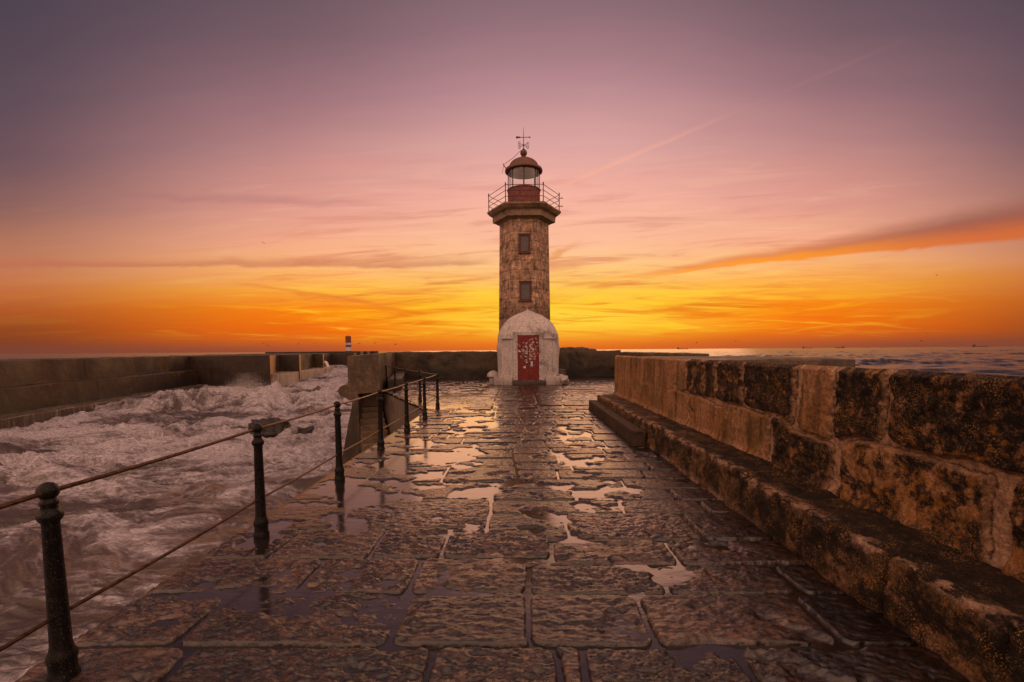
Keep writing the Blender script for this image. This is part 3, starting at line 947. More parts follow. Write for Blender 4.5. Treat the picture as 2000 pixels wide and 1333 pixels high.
def bench_fields(Y, s):
    """s 0..1 over front face then top; returns x,z,colour"""
    yw = Y + 0.015 * fbm(Y * 3, s * 5, 3, 141)
    a = np.array(BJ)[::-1]
    i = np.clip(np.searchsorted(a, yw) - 1, 0, len(a) - 2)
    dd = np.minimum(yw - a[i], a[i + 1] - yw)
    prof = ss(dd, 0.006, 0.028)
    ht = 0.40 + (rnd(i, 3.3) - .5) * 0.03
    xo = (rnd(i, 8.3) - .5) * 0.022
    rr = 0.07
    Lf = 0.40
    Lt = 0.62
    t_ = s * (Lf + Lt)
    x = np.where(t_ < Lf, 2.13 + 0.02 * ss(t_, 0, Lf), 2.15 + (t_ - Lf))
    z = np.where(t_ < Lf, t_ / Lf * ht, ht)
    # round the arris
    k = ss(np.abs(t_ - Lf), 0.055, 0.0)
    wear = 0.013 + 0.012 * (fbm(Y * 4, s * 0 + 2.0, 3, 143))
    x = x + k * wear + xo * ss(Lf + .2 - t_, 0, .1)
    z = z - k * wear
    rg = fbm(Y * 6, t_ * 6, 6, 145, .62)
    chip = 0.016 * ss(fbm(Y * 3.2, t_ * 3.2, 4, 147), .15, .6) * ss(np.abs(t_ - Lf), .22, .05)
    x = x + chip
    z = z - chip * .7
    isf = ss(t_, Lf + .05, Lf - .05)
    x = x - isf * 0.011 * rg + isf * (1 - prof) * .05 + isf * .009 * fbm(Y * 1.7, t_ * 1.7, 3, 149)
    z = z + (1 - isf) * (0.011 * rg + .010 * fbm(Y * 2, t_ * 2, 3, 151)) - (1 - isf) * (1 - prof) * .03 - (1 - isf) * .012 * ss(t_, Lf, Lf + .1)
    foot = ss(t_, .09, 0.0)
    x = x - foot * (.012 + .05 * np.maximum(fbm(Y * 3.4, Y * 0 + 1, 3, 153), 0)) * ss(Y, 3.0, 4.5)
    g = ss(fbm(Y * 3, t_ * 3, 5, 155), -.4, .5)
    col = np.stack([0.130 + .13 * g, 0.072 + .068 * g, .038 + .034 * g], -1)
    darkp = ss(fbm(Y * 2.6, t_ * 3.0, 6, 157, .70), -.55, .0) * .92
    darkp = np.maximum(darkp, (1 - isf) * ss(t_, Lf + .06, Lf + .16) * ss(Y, 8.0, 5.0) * .88)
    farl = ss(Y, 7.0, 9.5)
    darkp = darkp * (1 - .45 * farl)
    col = col * (1 - darkp[..., None]) + np.array([.014, .010, .0075]) * darkp[..., None]
    pale = ss(np.abs(t_ - Lf - .02), .13, .02) * ss(fbm(Y * 5, t_ * 6, 6, 159, .7), -.08, .30) * .8  # pale worn arris, its sky highlights painted into the colour
    col = col * (1 - pale[..., None]) + np.array([.46, .29, .20]) * pale[..., None]
    och = ss(fbm(Y * 5, t_ * 5, 5, 161), .25, .55) * ss(fbm(Y * 24, t_ * 24, 4, 163), -.1, .3) * isf * .7
    col = col * (1 - och[..., None]) + np.array([.22, .105, .03]) * och[..., None]
    pk = foot * ss(Y, 3.5, 5.0) * ss(fbm(Y * 3, t_ * 4, 3, 165), -.2, .2)
    col = col * (1 - pk[..., None]) + np.array([.34, .22, .17]) * pk[..., None]
    mort = (1 - prof)
    col = col * (1 - .75 * mort[..., None]) + np.array([.05, .034, .025]) * (.75 * mort[..., None])
    return x, z, np.clip(col, .003, 1)


sB = np.linspace(0, 1, 110)
yBn = yW[yW < 12.32]
gy3, gs3 = np.meshgrid(yBn, sB, indexing='ij')
bx_, bz_, bc_ = bench_fields(gy3, gs3)
Vb = np.stack([bx_, gy3, bz_], -1).reshape(-1, 3)
bench = np_mesh('stone_bench', Vb, grid_faces(len(yBn), len(sB)), M_wall, None, {'stone': bc_.reshape(-1, 3)})
bm = bmesh.new()
bm.from_mesh(bench.data)
bm.verts.ensure_lookup_table()
n3_ = len(sB)
endr = [bm.verts[(len(yBn) - 1) * n3_ + j] for j in range(n3_)]
extra = bm.verts.new((bx_[-1, -1], yBn[-1], 0.0))
bm.faces.new(endr + [extra])
bm.to_mesh(bench.data)
bm.free()
tag(bench, 'low dark stone bench with worn pale edge running along the foot of the parapet wall', 'bench')

# the lower kerb beam in front of the far half of the bench
bm = bmesh.new()
add_box(bm, 1.90, 2.105, 7.42, 12.15, -0.03, 0.25, 0.025)
kb = bm_obj('kerb_beam', bm, stone('kerb_stone', (0.12, 0.07, 0.045), (0.07, 0.042, 0.028), (0.015, 0.011, 0.008), 4.0, 0.6, None, rough=(0.65, 0.9), spec=0.2, streak=0.2, bump=0.6), smooth=True, auto=40)
roughen(kb, 0.06, 0.008, 5, 3)
tag(kb, 'low square kerb of brown stone lying against the far half of the bench', 'kerb')

# platform and outer parapet past the wall
bm = bmesh.new()
add_prism(bm, [(3.28, 8.4), (6.2, 8.4), (6.2, 12.5), (3.28, 12.5)], -1.0, 1.40, 0.03)
pf = roughen(bm_obj('stone_platform', bm, M_block), 0.3, 0.02, 1.5, 5)
tag(pf, 'flat topped stone platform joined to the outer side of the parapet wall', 'platform')
bm = bmesh.new()
add_prism(bm, [(5.72, 14.9), (6.25, 14.9), (6.45, 26.4), (5.92, 26.4)], -1.0, 1.45, 0.04)
op_ = roughen(bm_obj('outer_parapet', bm, M_oldwall), 0.3, 0.03, 1.2, 8)
tag(op_, 'square ended dark stone parapet standing farther out beyond the right wall', 'wall')

# ================================================================== END WALL (behind the lighthouse) AND LEFT BLOCK
ew = empty('end_wall', (0, 27.0, 0), 'high algae stained wall closing the pier end behind the lighthouse', 'wall')


def wall_strip(name, p0, p1, z0, z1, th, mat, parent, seed, off=(0, 0, 0), lumps=0.0):
    """a long wall as one displaced grid: front, top, back"""
    p0, p1 = np.array(p0, float), np.array(p1, float)
    Lw = np.hypot(*(p1 - p0))
    d_ = (p1 - p0) / Lw
    nrm = np.array([d_[1], -d_[0]])
    nu = max(int(Lw / 0.07), 4)
    prof = [(0, z0 + (z1 - z0) * k / 22) for k in range(23)] + [(th * k / 6, z1 - 0.01 * k / 6) for k in range(1, 7)] + [(th, z0)]
    u = np.linspace(0, Lw, nu)
    dd = np.array([p[0] for p in prof])
    zz = np.array([p[1] for p in prof])
    Ug, Dg = np.meshgrid(u, dd, indexing='ij')
    _, Zg = np.meshgrid(u, zz, indexing='ij')
    disp = 0.03 * fbm(Ug * 1.3 + seed, Zg * 1.6 + Dg, 5, seed)
    topw = 0.03 * fbm(Ug * 1.1, Dg * 0 + seed, 4, seed + 2) + lumps * ss(fbm(Ug * 0.6, Dg * .5, 3, seed + 4), .0, .5)
    Zg = Zg + topw * ss(Zg, z1 - 0.3, z1)
    Pn = Dg * -1.0 + disp
    Vx = p0[0] + d_[0] * Ug + nrm[0] * Pn - off[0]
    Vy = p0[1] + d_[1] * Ug + nrm[1] * Pn - off[1]
    return np_mesh(name, np.stack([Vx, Vy, Zg - off[2]], -1).reshape(-1, 3), grid_faces(nu, len(prof)), mat, parent)


wall_strip('wall_face', (-7.75, 27.0), (6.1, 27.0), -0.1, 1.545, 0.9, M_oldwall, ew, 201, (0, 27.0, 0))
# rough heap of stone and concrete on the wall, right of the lighthouse
bm = bmesh.new()
rs_ = np.random.RandomState(3)
for k in range(16):
    x_ = rs_.uniform(2.3, 4.6)
    hgt_ = 1.74 - 0.10 * abs(x_ - 3.3) ** 1.5
    add_box(bm, x_ - .35, x_ + .35, 27.05, 27.7, 1.3, hgt_, 0.08)
mound = bm_obj('rubble_heap', bm, M_oldwall, smooth=True, auto=50)
roughen(mound, 0.14, 0.05, 2.5, 12)
tag(mound, 'low rounded heap of rubble on the end wall right of the lighthouse', 'rubble')

# the left wall: heavy block with a rolled cornice, running back to the end wall
lw = empty('side_wall', (-5.9, 17.0, 0), 'massive stained wall block with rolled cornice beside the steps', 'wall')
prof_b = [(-6.33, 1.42), (-6.35, 0.36), (-6.48, 0.345), (-6.60, 0.29), (-6.67, 0.15), (-6.63, -0.02), (-6.52, -0.10), (-6.40, -0.17), (-6.23, -0.30), (-6.70, -2.64), (-6.95, -4.6), (-5.90, -4.6), (-5.98, -0.4), (-6.05, 0.0), (-5.34, 0.0), (-5.32, 1.49)]


def sweep_block(name, prof, y0, x_of, mat, parent, off):
    bm = bmesh.new()
    a = [bm.verts.new((x - off[0], y0 + (0.55 * (x + 6.33) if z > -.35 else 0) - off[1], z - off[2])) for x, z in prof]
    bq = [bm.verts.new((x + x_of - off[0], 28.5 - off[1], z + (.06 if z > 1 else 0) - off[2])) for x, z in prof]
    n = len(prof)
    for i in range(n):
        bm.faces.new((a[i], a[(i + 1) % n], bq[(i + 1) % n], bq[i]))
    bm.faces.new(a[::-1])
    bm.faces.new(bq)
    return bm_obj(name, bm, mat, parent)


sb = sweep_block('wall_block', prof_b, 16.9, -2.25, M_block, lw, (-5.9, 17.0, 0))
roughen(sb, 0.22, 0.02, 1.6, 21)
for p in sb.data.polygons:
    p.use_smooth = True
sb.data.set_sharp_from_angle(angle=math.radians(45))
# low ledge inside that wall
bm = bmesh.new()
add_prism(bm, [(-5.42, 18.9), (-4.92, 19.2), (-6.6, 26.85), (-7.2, 26.85)], -0.05, 0.42, 0.03)
lb = bm_obj('stone_ledge', bm, M_oldwall, smooth=True, auto=40)
roughen(lb, 0.2, 0.02, 2, 31)
tag(lb, 'low stone ledge along the inside of the side wall, behind the return railing', 'bench')

# steps going down to the water along the diagonal quay face
st_ = empty('stone_steps', (-5.9, 18.4, 0), 'mossy stone steps going down to the water between railing and wall block', 'steps')
dv = np.array([3.13, -6.45]) / math.hypot(3.13, 6.45)
rv = np.array([-dv[1], dv[0]])                                          # towards the pier
bm = bmesh.new()
p_top = np.array([-5.70, 18.75])
for k in range(13):
    z1_ = -0.02 if k == 0 else -0.42 - 0.195 * k
    a0 = p_top + dv * (0.0 if k == 0 else 0.30 * k)
    a1 = p_top + dv * (0.30 * (k + 1) + .02)
    j = random.uniform(-.012, .012)
    quad = [a0 + rv * -0.05, a1 + rv * -0.05, a1 - rv * 1.02, a0 - rv * 1.02]
    quad = [(q[0] + 5.9, q[1] - 18.4) for q in [p + np.array([0.0, j]) for p in quad]]
    add_prism(bm, quad, -4.6, z1_ + j, 0.03)
stp = bm_obj('flight', bm, M_steps, st_, smooth=True, auto=40)
roughen(stp, 0.12, 0.014, 4, 41)

# ================================================================== RAILINGS
rail = empty('pier_railing', (-2.22, 7.3, 0), 'black iron post railing with two brass rails along the pier edge', 'railing')
RO = Vector((-2.22, 7.3, 0))
post_prof = [(r_ * 0.80, z_) for r_, z_ in [(0.075, -0.03), (0.078, 0.0), (0.078, 0.035), (0.068, 0.05), (0.068, 0.10), (0.074, 0.115), (0.074, 0.135), (0.062, 0.155), (0.053, 0.19), (0.048, 0.45), (0.042, 0.79), (0.046, 0.80), (0.058, 0.812), (0.062, 0.828), (0.058, 0.843), (0.043, 0.855), (0.038, 0.875), (0.044, 0.885), (0.045, 0.897), (0.036, 0.905), (0.034, 0.915)]]
fin_prof = [(0.027 if k == 0 else max(0.043 * math.sin(math.pi * (0.22 + 0.78 * k / 10)), 0.002), 0.947 - 0.043 * math.cos(math.pi * (0.22 + 0.78 * k / 10))) for k in range(11)]
posts_a = [(-2.24, 0.38), (-2.235, 2.10), (-2.235, 3.83), (-2.225, 5.55), (-2.22, 7.25), (-2.21, 8.96), (-2.20, 10.66), (-2.22, 12.5)]
posts_b = [(-3.08, 14.25), (-3.97, 16.1), (-4.86, 17.95), (-5.72, 19.75)]
post_me = fin_me = None
for x, y in posts_a + posts_b:
    if post_me is None:
        bm = bmesh.new()
        add_lathe(bm, post_prof, seg=24)
        po = bm_obj('post', bm, M_post, rail, True, 50)
        bm = bmesh.new()
        add_lathe(bm, fin_prof, seg=24)
        fi = bm_obj('ball_finial', bm, M_post, po, True)
        post_me, fin_me = po.data, fi.data
    else:
        po = link(bpy.data.objects.new('post', post_me), rail)
        fi = link(bpy.data.objects.new('ball_finial', fin_me), po)
    po.location = Vector((x, y, 0)) - RO
    po.rotation_euler = (random.uniform(-.006, .006), random.uniform(-.006, .006), random.uniform(0, 6))


def rail_run(name, pts, z, r):
    bm = bmesh.new()
    full = []
    for (x0, y0), (x1, y1) in zip(pts, pts[1:]):
        for k in range(6):
            f_ = k / 6
            full.append((x0 + (x1 - x0) * f_ - RO.x, y0 + (y1 - y0) * f_ - RO.y, z - 0.010 * math.sin(math.pi * f_)))
    full.append((pts[-1][0] - RO.x, pts[-1][1] - RO.y, z))
    add_tube(bm, full, r, 10)
    bm_obj(name, bm, M_rail, rail, True, 50)


rail_run('top_rail', posts_a, 0.945, 0.0115)
rail_run('lower_rail', posts_a, 0.335, 0.0105)
rail_run('top_rail', [posts_a[-1]] + posts_b, 0.945, 0.0115)
rail_run('lower_rail', [posts_a[-1]] + posts_b, 0.335, 0.0105)

# ================================================================== LIGHTHOUSE
LX, LY = 0.38, 23.7
lh = empty('lighthouse', (LX, LY, 0), 'old stone lighthouse with white domed porch, red door and railed lantern', 'lighthouse')


def hexr(R, k):
    a = math.radians(-120 + 60 * k)
    return R * math.cos(a), R * math.sin(a)


def tower_fields(u, z, face):
    """u -0.5..0.5 across a face"""
    course = 0.46
    zw = z + .012 * fbm(u * 4 + face * 9, z * 3, 3, 301)
    ci = np.floor(zw / course)
    fz = zw / course - ci
    sh = rnd(ci, face * 1.7) * .5
    uu = (u + .5) * 2.1 + sh
    bi = np.floor(uu)
    fu = uu - bi
    d = np.minimum(np.minimum(fz, 1 - fz) * course, np.minimum(fu, 1 - fu) * .62)
    prof = ss(d, 0.006, 0.034)
    r_ = rnd(ci * 3 + bi, face + 4.4)
    g = fbm(u * 5 + face * 7, z * 2.2, 5, 303)
    st2 = ss(fbm(u * 14 + face * 5, z * .8, 4, 305), -.1, .45)
    col = np.array([.60, .385, .26]) * (0.80 + .30 * r_[..., None]) * (1 + .35 * g[..., None])
    col = col * (1 - .20 * st2[..., None])
    blot = ss(fbm(u * 3 + face * 11, z * 1.5, 5, 307, .62), .26, .50)
    col = col * (1 - .45 * blot[..., None])
    low = ss(z, 4.3, 3.3)
    col = col * (1 - .5 * low[..., None])
    pale = ss(fbm(u * 2.5 + face * 3, z * .9, 4, 309), .15, .5) * .5
    col = col * (1 - pale[..., None]) + np.array([.52, .36, .27]) * pale[..., None]
    col = col * (.55 + .45 * prof[..., None])
    out = .016 * prof + .014 * fbm(u * 6 + face, z * 5, 5, 311)
    return out, np.clip(col, .01, 1)


zs = np.linspace(0.0, 7.98, 250)
us = np.linspace(-.5, .5, 40)
tv, tf, tcs = [], [], []
off_ = 0
for k in range(6):
    Ug, Zg = np.meshgrid(us, zs, indexing='ij')
    o_, c_ = tower_fields(Ug, Zg, k)
    fade = ss(.5 - np.abs(Ug), 0.0, .04)
    Rz = 1.37 - (1.37 - 1.245) * Zg / 7.98
    a0, a1 = np.array(hexr(1, k)), np.array(hexr(1, k + 1))
    mid = (a0 + a1) / 2
    mid = mid / np.hypot(*mid)
    px = (a0[0] + (a1[0] - a0[0]) * (Ug + .5)) * Rz + mid[0] * o_ * fade
    py = (a0[1] + (a1[1] - a0[1]) * (Ug + .5)) * Rz + mid[1] * o_ * fade
    tv.append(np.stack([px, py, Zg], -1).reshape(-1, 3))
    tcs.append(c_.reshape(-1, 3))
    tf.append(grid_faces(len(us), len(zs), off=off_))
    off_ += Ug.size
np_mesh('tower', np.concatenate(tv), np.concatenate(tf), M_tower, lh, {'stone': np.concatenate(tcs)}, smooth=False)

# gallery: hexagonal corbel and slab
bm = bmesh.new()
add_lathe(bm, [(1.22, 7.86), (1.27, 7.96), (1.40, 8.02), (1.59, 8.06), (1.60, 8.30), (1.63, 8.34), (1.75, 8.40), (1.86, 8.52), (1.88, 8.54), (1.88, 8.61), (1.0, 8.63)], seg=6, phase=math.radians(-120))
gal = bm_obj('gallery', bm, M_cornice, lh)
roughen(gal, 0.09, 0.018, 3.5, 61)

# gallery railing
gr = bpy.data.objects.new('gallery_railing', None)
gr.location = (0, 0, 8.61)
link(gr, lh)
gp_prof = [(.03, -.02), (.03, .03), (.022, .05), (.020, .80), (.032, .82), (.034, .845), (.022, .86), (.028, .885), (.024, .91), (.004, .935)]
RG = 1.79
for k in range(6):
    x, y = hexr(RG, k)
    bm = bmesh.new()
    add_lathe(bm, gp_prof, seg=10)
    p_ = bm_obj('post', bm, M_vane, gr, True, 50)
    p_.location = (x, y, 0)
for zr in (0.81, 0.55, 0.28):
    bm = bmesh.new()
    for k in range(6):
        a_, b_ = hexr(RG, k), hexr(RG, k + 1)
        add_tube(bm, [(a_[0], a_[1], zr), (b_[0], b_[1], zr)], .0135, 6)
    bm_obj('rail', bm, M_vane, gr, True)
for zr in (0.66, 0.26):
    bm = bmesh.new()
    cx_, cy_ = hexr(RG, 2)
    add_tube(bm, [(cx_ - .05, cy_, zr), (cx_ + .17, cy_, zr)], .018, 6)
    add_lathe(bm, [(.03, -.02), (.035, 0), (.03, .02)], (cx_ + .15, cy_, zr), 8)
    bm_obj('pulley_bracket', bm, M_vane, gr, True)

# lantern
bm = bmesh.new()
add_lathe(bm, [(.86, 8.60), (.86, 8.66), (.82, 8.70), (.82, 9.60), (.85, 9.62), (.85, 9.66), (.74, 9.67)], seg=40)
roughen(bm_obj('lantern_drum', bm, M_drum, lh, True, 40), .2, .006, 4, 65)
bm = bmesh.new()
add_lathe(bm, [(.785, 9.66), (.785, 10.54)], seg=48)
for f in [f for f in bm.faces if len(f.verts) > 4]:
    bm.faces.remove(f)
gl = bm_obj('lantern_glass', bm, M_glass, lh, True)
for k in range(8):
    a = math.radians(-90 + 45 * k)
    bm = bmesh.new()
    add_tube(bm, [(.79 * math.cos(a), .79 * math.sin(a), 9.65), (.79 * math.cos(a), .79 * math.sin(a), 10.56)], .022, 6)
    bm_obj('glazing_bar', bm, M_vane, lh, True)
bm = bmesh.new()
add_lathe(bm, [(.02, 10.52), (.45, 10.515), (.775, 10.50), (.78, 10.54)], seg=40)
bm_obj('lantern_ceiling', bm, M_ceiling, lh, True, 40)
bm = bmesh.new()
dome = [(.80, 10.545), (.90, 10.54), (.945, 10.57), (.95, 10.64), (.925, 10.69), (.84, 10.735), (.765, 10.775)]
dome += [(.75 * math.cos(math.radians(t_)), 10.78 + .465 * math.sin(math.radians(t_))) for t_ in range(4, 80, 7)]
dome += [(.115, 11.245), (.115, 11.27), (.15, 11.29), (.15, 11.31), (.10, 11.335), (.09, 11.36), (.06, 11.37)]
add_lathe(bm, dome, seg=44)
roof = bm_obj('lantern_roof', bm, M_roof, lh, True, 45)
bm = bmesh.new()
add_lathe(bm, [(max(.175 * math.sin(math.pi * k / 14), .004), 11.51 - .175 * math.cos(math.pi * k / 14)) for k in range(15)], seg=24)
add_lathe(bm, [(.03, 11.67), (.06, 11.69), (.06, 11.71), (.03, 11.72), (.025, 11.74)], seg=16)
bm_obj('ball_finial', bm, M_roof, roof, True, 50)
# lightning conductor rope and bracket
bm = bmesh.new()
add_tube(bm, [(-.14, -.1, 11.60), (-.45, -.2, 11.26), (-.96, -.3, 10.86)], .011, 6)
add_tube(bm, [(-.90, -.28, 10.66), (-1.04, -.32, 10.88)], .02, 6)
add_tube(bm, [(-1.0, -.3, 10.84), (-1.03, -.3, 10.66), (-1.09, -.3, 10.40)], .010, 6)
bm_obj('conductor_rope', bm, M_rope, lh, True)

# weather vane
wv = bpy.data.objects.new('weather_vane', None)
wv.location = (0, 0, 11.7)
link(wv, lh)
bm = bmesh.new()
add_tube(bm, [(0, 0, 0), (0, 0, .5), (0, 0, 1.08)], [.022, .016, .006], 8)
add_lathe(bm, [(.02, .17), (.04, .19), (.02, .21)], seg=10)
bm_obj('rod', bm, M_vane, wv, True)
bm = bmesh.new()
add_tube(bm, [(-.20, 0, .575), (.34, 0, .575)], .015, 6)
add_tube(bm, [(.27, 0, .575), (.38, 0, .575)], [.04, .003], 8)
add_box(bm, -.38, -.16, -.008, .008, .520, .630, 0)
for v in bm.verts:
    if abs(v.co.y) <= .009 and -.17 < v.co.x < -.15:
        v.co.z = .575 + (v.co.z - .575) * .5
bm_obj('arrow', bm, M_vane, wv)
bm = bmesh.new()
for k in range(4):
    a = math.radians(45 + 90 * k)
    add_tube(bm, [(0, 0, .19), (.27 * math.cos(a), .27 * math.sin(a), .19)], .013, 6)
bm_obj('cross_arms', bm, M_vane, wv, True)


def stroke(ch):
    h_, w_ = .075, .05
    if ch == 'N':
        return [[(-w_, -h_), (-w_, h_), (w_, -h_), (w_, h_)]]
    if ch == 'E':
        return [[(w_, h_), (-w_, h_), (-w_, -h_), (w_, -h_)], [(-w_, 0), (w_ * .7, 0)]]
    if ch == 'S':
        return [[(w_, h_ * .8), (0, h_), (-w_, h_ * .6), (-w_ * .5, h_ * .1), (w_ * .5, -h_ * .1), (w_, -h_ * .6), (0, -h_), (-w_, -h_ * .8)]]
    return [[(w_ * math.cos(t_ * .524), h_ * math.sin(t_ * .524)) for t_ in range(13)]]


for ch, ang_ in (('O', 45), ('S', 135), ('E', 225), ('N', 315)):
    a = math.radians(ang_)
    bm = bmesh.new()
    for pts in stroke(ch):
        add_tube(bm, [(p[0], 0, p[1]) for p in pts], .014, 6)
    lo = bm_obj('compass_letter', bm, M_vane, wv, True)
    lo.location = (.30 * math.cos(a), .30 * math.sin(a), .19)

# windows on the front face
for zc0, zc1, xl, xr in ((6.34, 7.22, -.27, .28), (4.02, 4.92, -.255, .325)):
    Rz = 1.37 - .125 * ((zc0 + zc1) / 2) / 7.98
    yf = -Rz * math.cos(math.radians(30)) - .02
    bm = bmesh.new()
    fwd = .085
    add_box(bm, xl, xl + fwd, yf - .045, yf + .1, zc0, zc1, .008)
    add_box(bm, xr - fwd, xr, yf - .045, yf + .1, zc0, zc1, .008)
    add_box(bm, xl + fwd, xr - fwd, yf - .042, yf + .1, zc1 - fwd, zc1, .008)
    add_box(bm, xl + fwd, xr - fwd, yf - .042, yf + .1, zc0, zc0 + fwd, .008)
    wn = bm_obj('window', bm, M_redframe, lh)
    bm = bmesh.new()
    nb_ = 4
    ww = (xr - xl - 2 * fwd) / nb_
    for k in range(nb_):
        add_box(bm, xl + fwd + k * ww + .004, xl + fwd + (k + 1) * ww - .004, yf - .012, yf + .05, zc0 + fwd, zc1 - fwd, .004)
    bm_obj('shutter', bm, M_shutter, wn)
    bm = bmesh.new()
    add_box(bm, xl - .05, xr + .05, yf - .09, yf + .1, zc0 - .06, zc0 - .003, .012)
    bm_obj('sill', bm, M_redframe, wn)
    bm = bmesh.new()
    add_box(bm, xl - .03, xr + .03, yf - .07, yf + .1, zc1 + .003, zc1 + .05, .012)
    bm_obj('lintel', bm, M_redframe if zc0 < 5 else M_cornice, wn)

# white porch with ogee half dome
PCX, PFY = 0.13, 21.1 - LY            # centre x and front y in lighthouse space
half_w, spring, apex = 1.46, 2.13, 3.60
PO_Z = [2.13, 2.32, 2.52, 2.70, 2.84, 2.96, 3.08, 3.19, 3.28, 3.35, 3.41, 3.46, 3.51, 3.56, 3.60]
PO_A = [1.46, 1.44, 1.36, 1.275, 1.18, 1.08, .955, .80, .64, .49, .345, .23, .12, .045, .004]
bm = bmesh.new()
nz, na = 44, 72


def porch_ring(z):
    """half outline at height z: half width a and how far the front leans back"""
    if z <= spring:
        flare = 0.05 * math.exp(-((z - 1.62) / .28) ** 2) if z < 1.9 else 0.0
        a = half_w + flare + 0.03 * max(0, (1.7 - z) / 1.7 - .6)
        return a, 0.0
    a = float(np.interp(z, PO_Z, PO_A))
    return max(a, .004), 1.35 * (1 - a / half_w)


rings = []
for i in range(nz):
    z = (spring * i / 20) if i <= 20 else spring + (apex - spring) * (1 - (1 - (i - 20) / (nz - 21)) ** 1.5)
    a, back_ = porch_ring(z)
    ring = []
    for k in range(na):
        th = 2 * math.pi * k / na
        ex = 2 / 5.5
        cx_ = math.copysign(abs(math.cos(th)) ** ex, math.cos(th))
        sy_ = math.copysign(abs(math.sin(th)) ** ex, math.sin(th))
        ring.append(bm.verts.new((PCX + (a if a > .004 else .004) * cx_, PFY + 1.35 + (1.35 - back_) * sy_, z)))
    rings.append(ring)
for r0, r1_ in zip(rings, rings[1:]):
    for k in range(na):
        bm.faces.new((r0[k], r0[(k + 1) % na], r1_[(k + 1) % na], r1_[k]))
bm.faces.new(rings[-1])
porch = bm_obj('porch', bm, M_plaster, lh, True, 60)
co_ = np.array([v.co for v in porch.data.vertices])
dn = .007 * fbm(co_[:, 0] * 3 + co_[:, 1], co_[:, 2] * 3, 4, 71)
for v, d_ in zip(porch.data.vertices, dn):
    v.co.x += d_ * np.sign(v.co.x - PCX)
    v.co.y -= d_
DX0, DX1, DZ0, DZ1 = 0.01 - LX, 1.0 - LX, .20, 2.28
yD = PFY - .01
# string course line, door surround, plinth
for x0, x1 in ((PCX - half_w + .20, DX0 - .22), (DX1 + .22, PCX + half_w - .20)):
    bm = bmesh.new()
    add_box(bm, x0, x1, yD - .035, yD + .10, spring - .02, spring + .015, .008)
    bm_obj('string_course', bm, M_plinth, porch)
bm = bmesh.new()
add_box(bm, DX0 - .20, DX0, yD - .055, yD + .12, .2, DZ1 + .16, .012)
add_box(bm, DX1, DX1 + .20, yD - .055, yD + .12, .2, DZ1 + .16, .012)
add_box(bm, DX0, DX1, yD - .052, yD + .12, DZ1, DZ1 + .16, .012)
bm_obj('door_surround', bm, M_plaster, porch)
bm = bmesh.new()
bm.free()
for x0, x1, sd in ((PCX - 1.60, DX0 - .25, 75), (DX1 + .30, PCX + 1.62, 76)):
    bm = bmesh.new()
    add_box(bm, x0, x1, yD - .20, yD + 1.5, -.05, .36, .05)
    roughen(bm_obj('plinth', bm, M_plinth, porch, True, 40), .10, .035, 4, sd)
bm = bmesh.new()
add_box(bm, DX0 - .245, DX1 + .295, yD - .24, yD + .2, -.05, .175, .03)
dst = bm_obj('doorstep', bm, M_step_dark, porch, True, 40)
roughen(dst, .10, .015, 4, 77)
# door
bm = bmesh.new()
xm = (DX0 + DX1) / 2
add_box(bm, DX0 + .004, xm - .004, yD - .030, yD + .03, DZ0, DZ1 - .004, .006)
add_box(bm, xm + .004, DX1 - .004, yD - .030, yD + .03, DZ0, DZ1 - .004, .006)
door = bm_obj('door', bm, M_red, lh)
bm = bmesh.new()
add_lathe(bm, [(.004, -.02), (.022, -.012), (.026, 0), (.022, .012), (.004, .02)], (xm + .07, yD - .055, 1.12), 10)
add_box(bm, xm + .055, xm + .085, yD - .05, yD - .028, 1.0, 1.16, .004)
bm_obj('handle', bm, M_iron, door, True, 40)
bm = bmesh.new()
rs2 = random.Random(12)
layer = 0
for k in range(150):
    zc = rs2.triangular(.72, 2.22, 1.62)
    xcn = min(max(rs2.gauss(xm + .05, .22), DX0 + .06), DX1 - .06)
    w_, h_ = rs2.choice([(.035, .025), (.05, .03), (.03, .045), (.07, .035), (.025, .025), (.045, .06)])
    if abs(xcn - xm) < w_ + .008:
        xcn = xm + math.copysign(w_ + .012, xcn - xm)
    ex_ = .0012 * (k % 9)
    Mx = Matrix.Translation((xcn, yD - .034 - ex_, zc)) @ Matrix.Rotation(rs2.uniform(-.35, .35), 4, 'Y')
    add_box(bm, -w_ / 1.6, w_ / 1.6, -.0005, .0005, -h_ / 1.6, h_ / 1.6, 0, Mx, mi=rs2.choice([0, 0, 0, 1, 1, 1, 2, 3, 3]))
for zc in (.92, 1.02):
    add_box(bm, xm + .11, xm + .20, yD - .050, yD - .046, zc - .045, zc + .045, 0, mi=0)
add_lathe(bm, [(.052, 0), (.052, .003)], (0, 0, 0), 16)
bm.verts.ensure_lookup_table()
for v in bm.verts[-32:]:
    v.co = Vector((xm - .17 + v.co.x, yD - .050 + v.co.z, .80 + v.co.y))
stk = bm_obj('sticker_layer', bm, M_stick, door)
stk['kind'] = 'stuff'

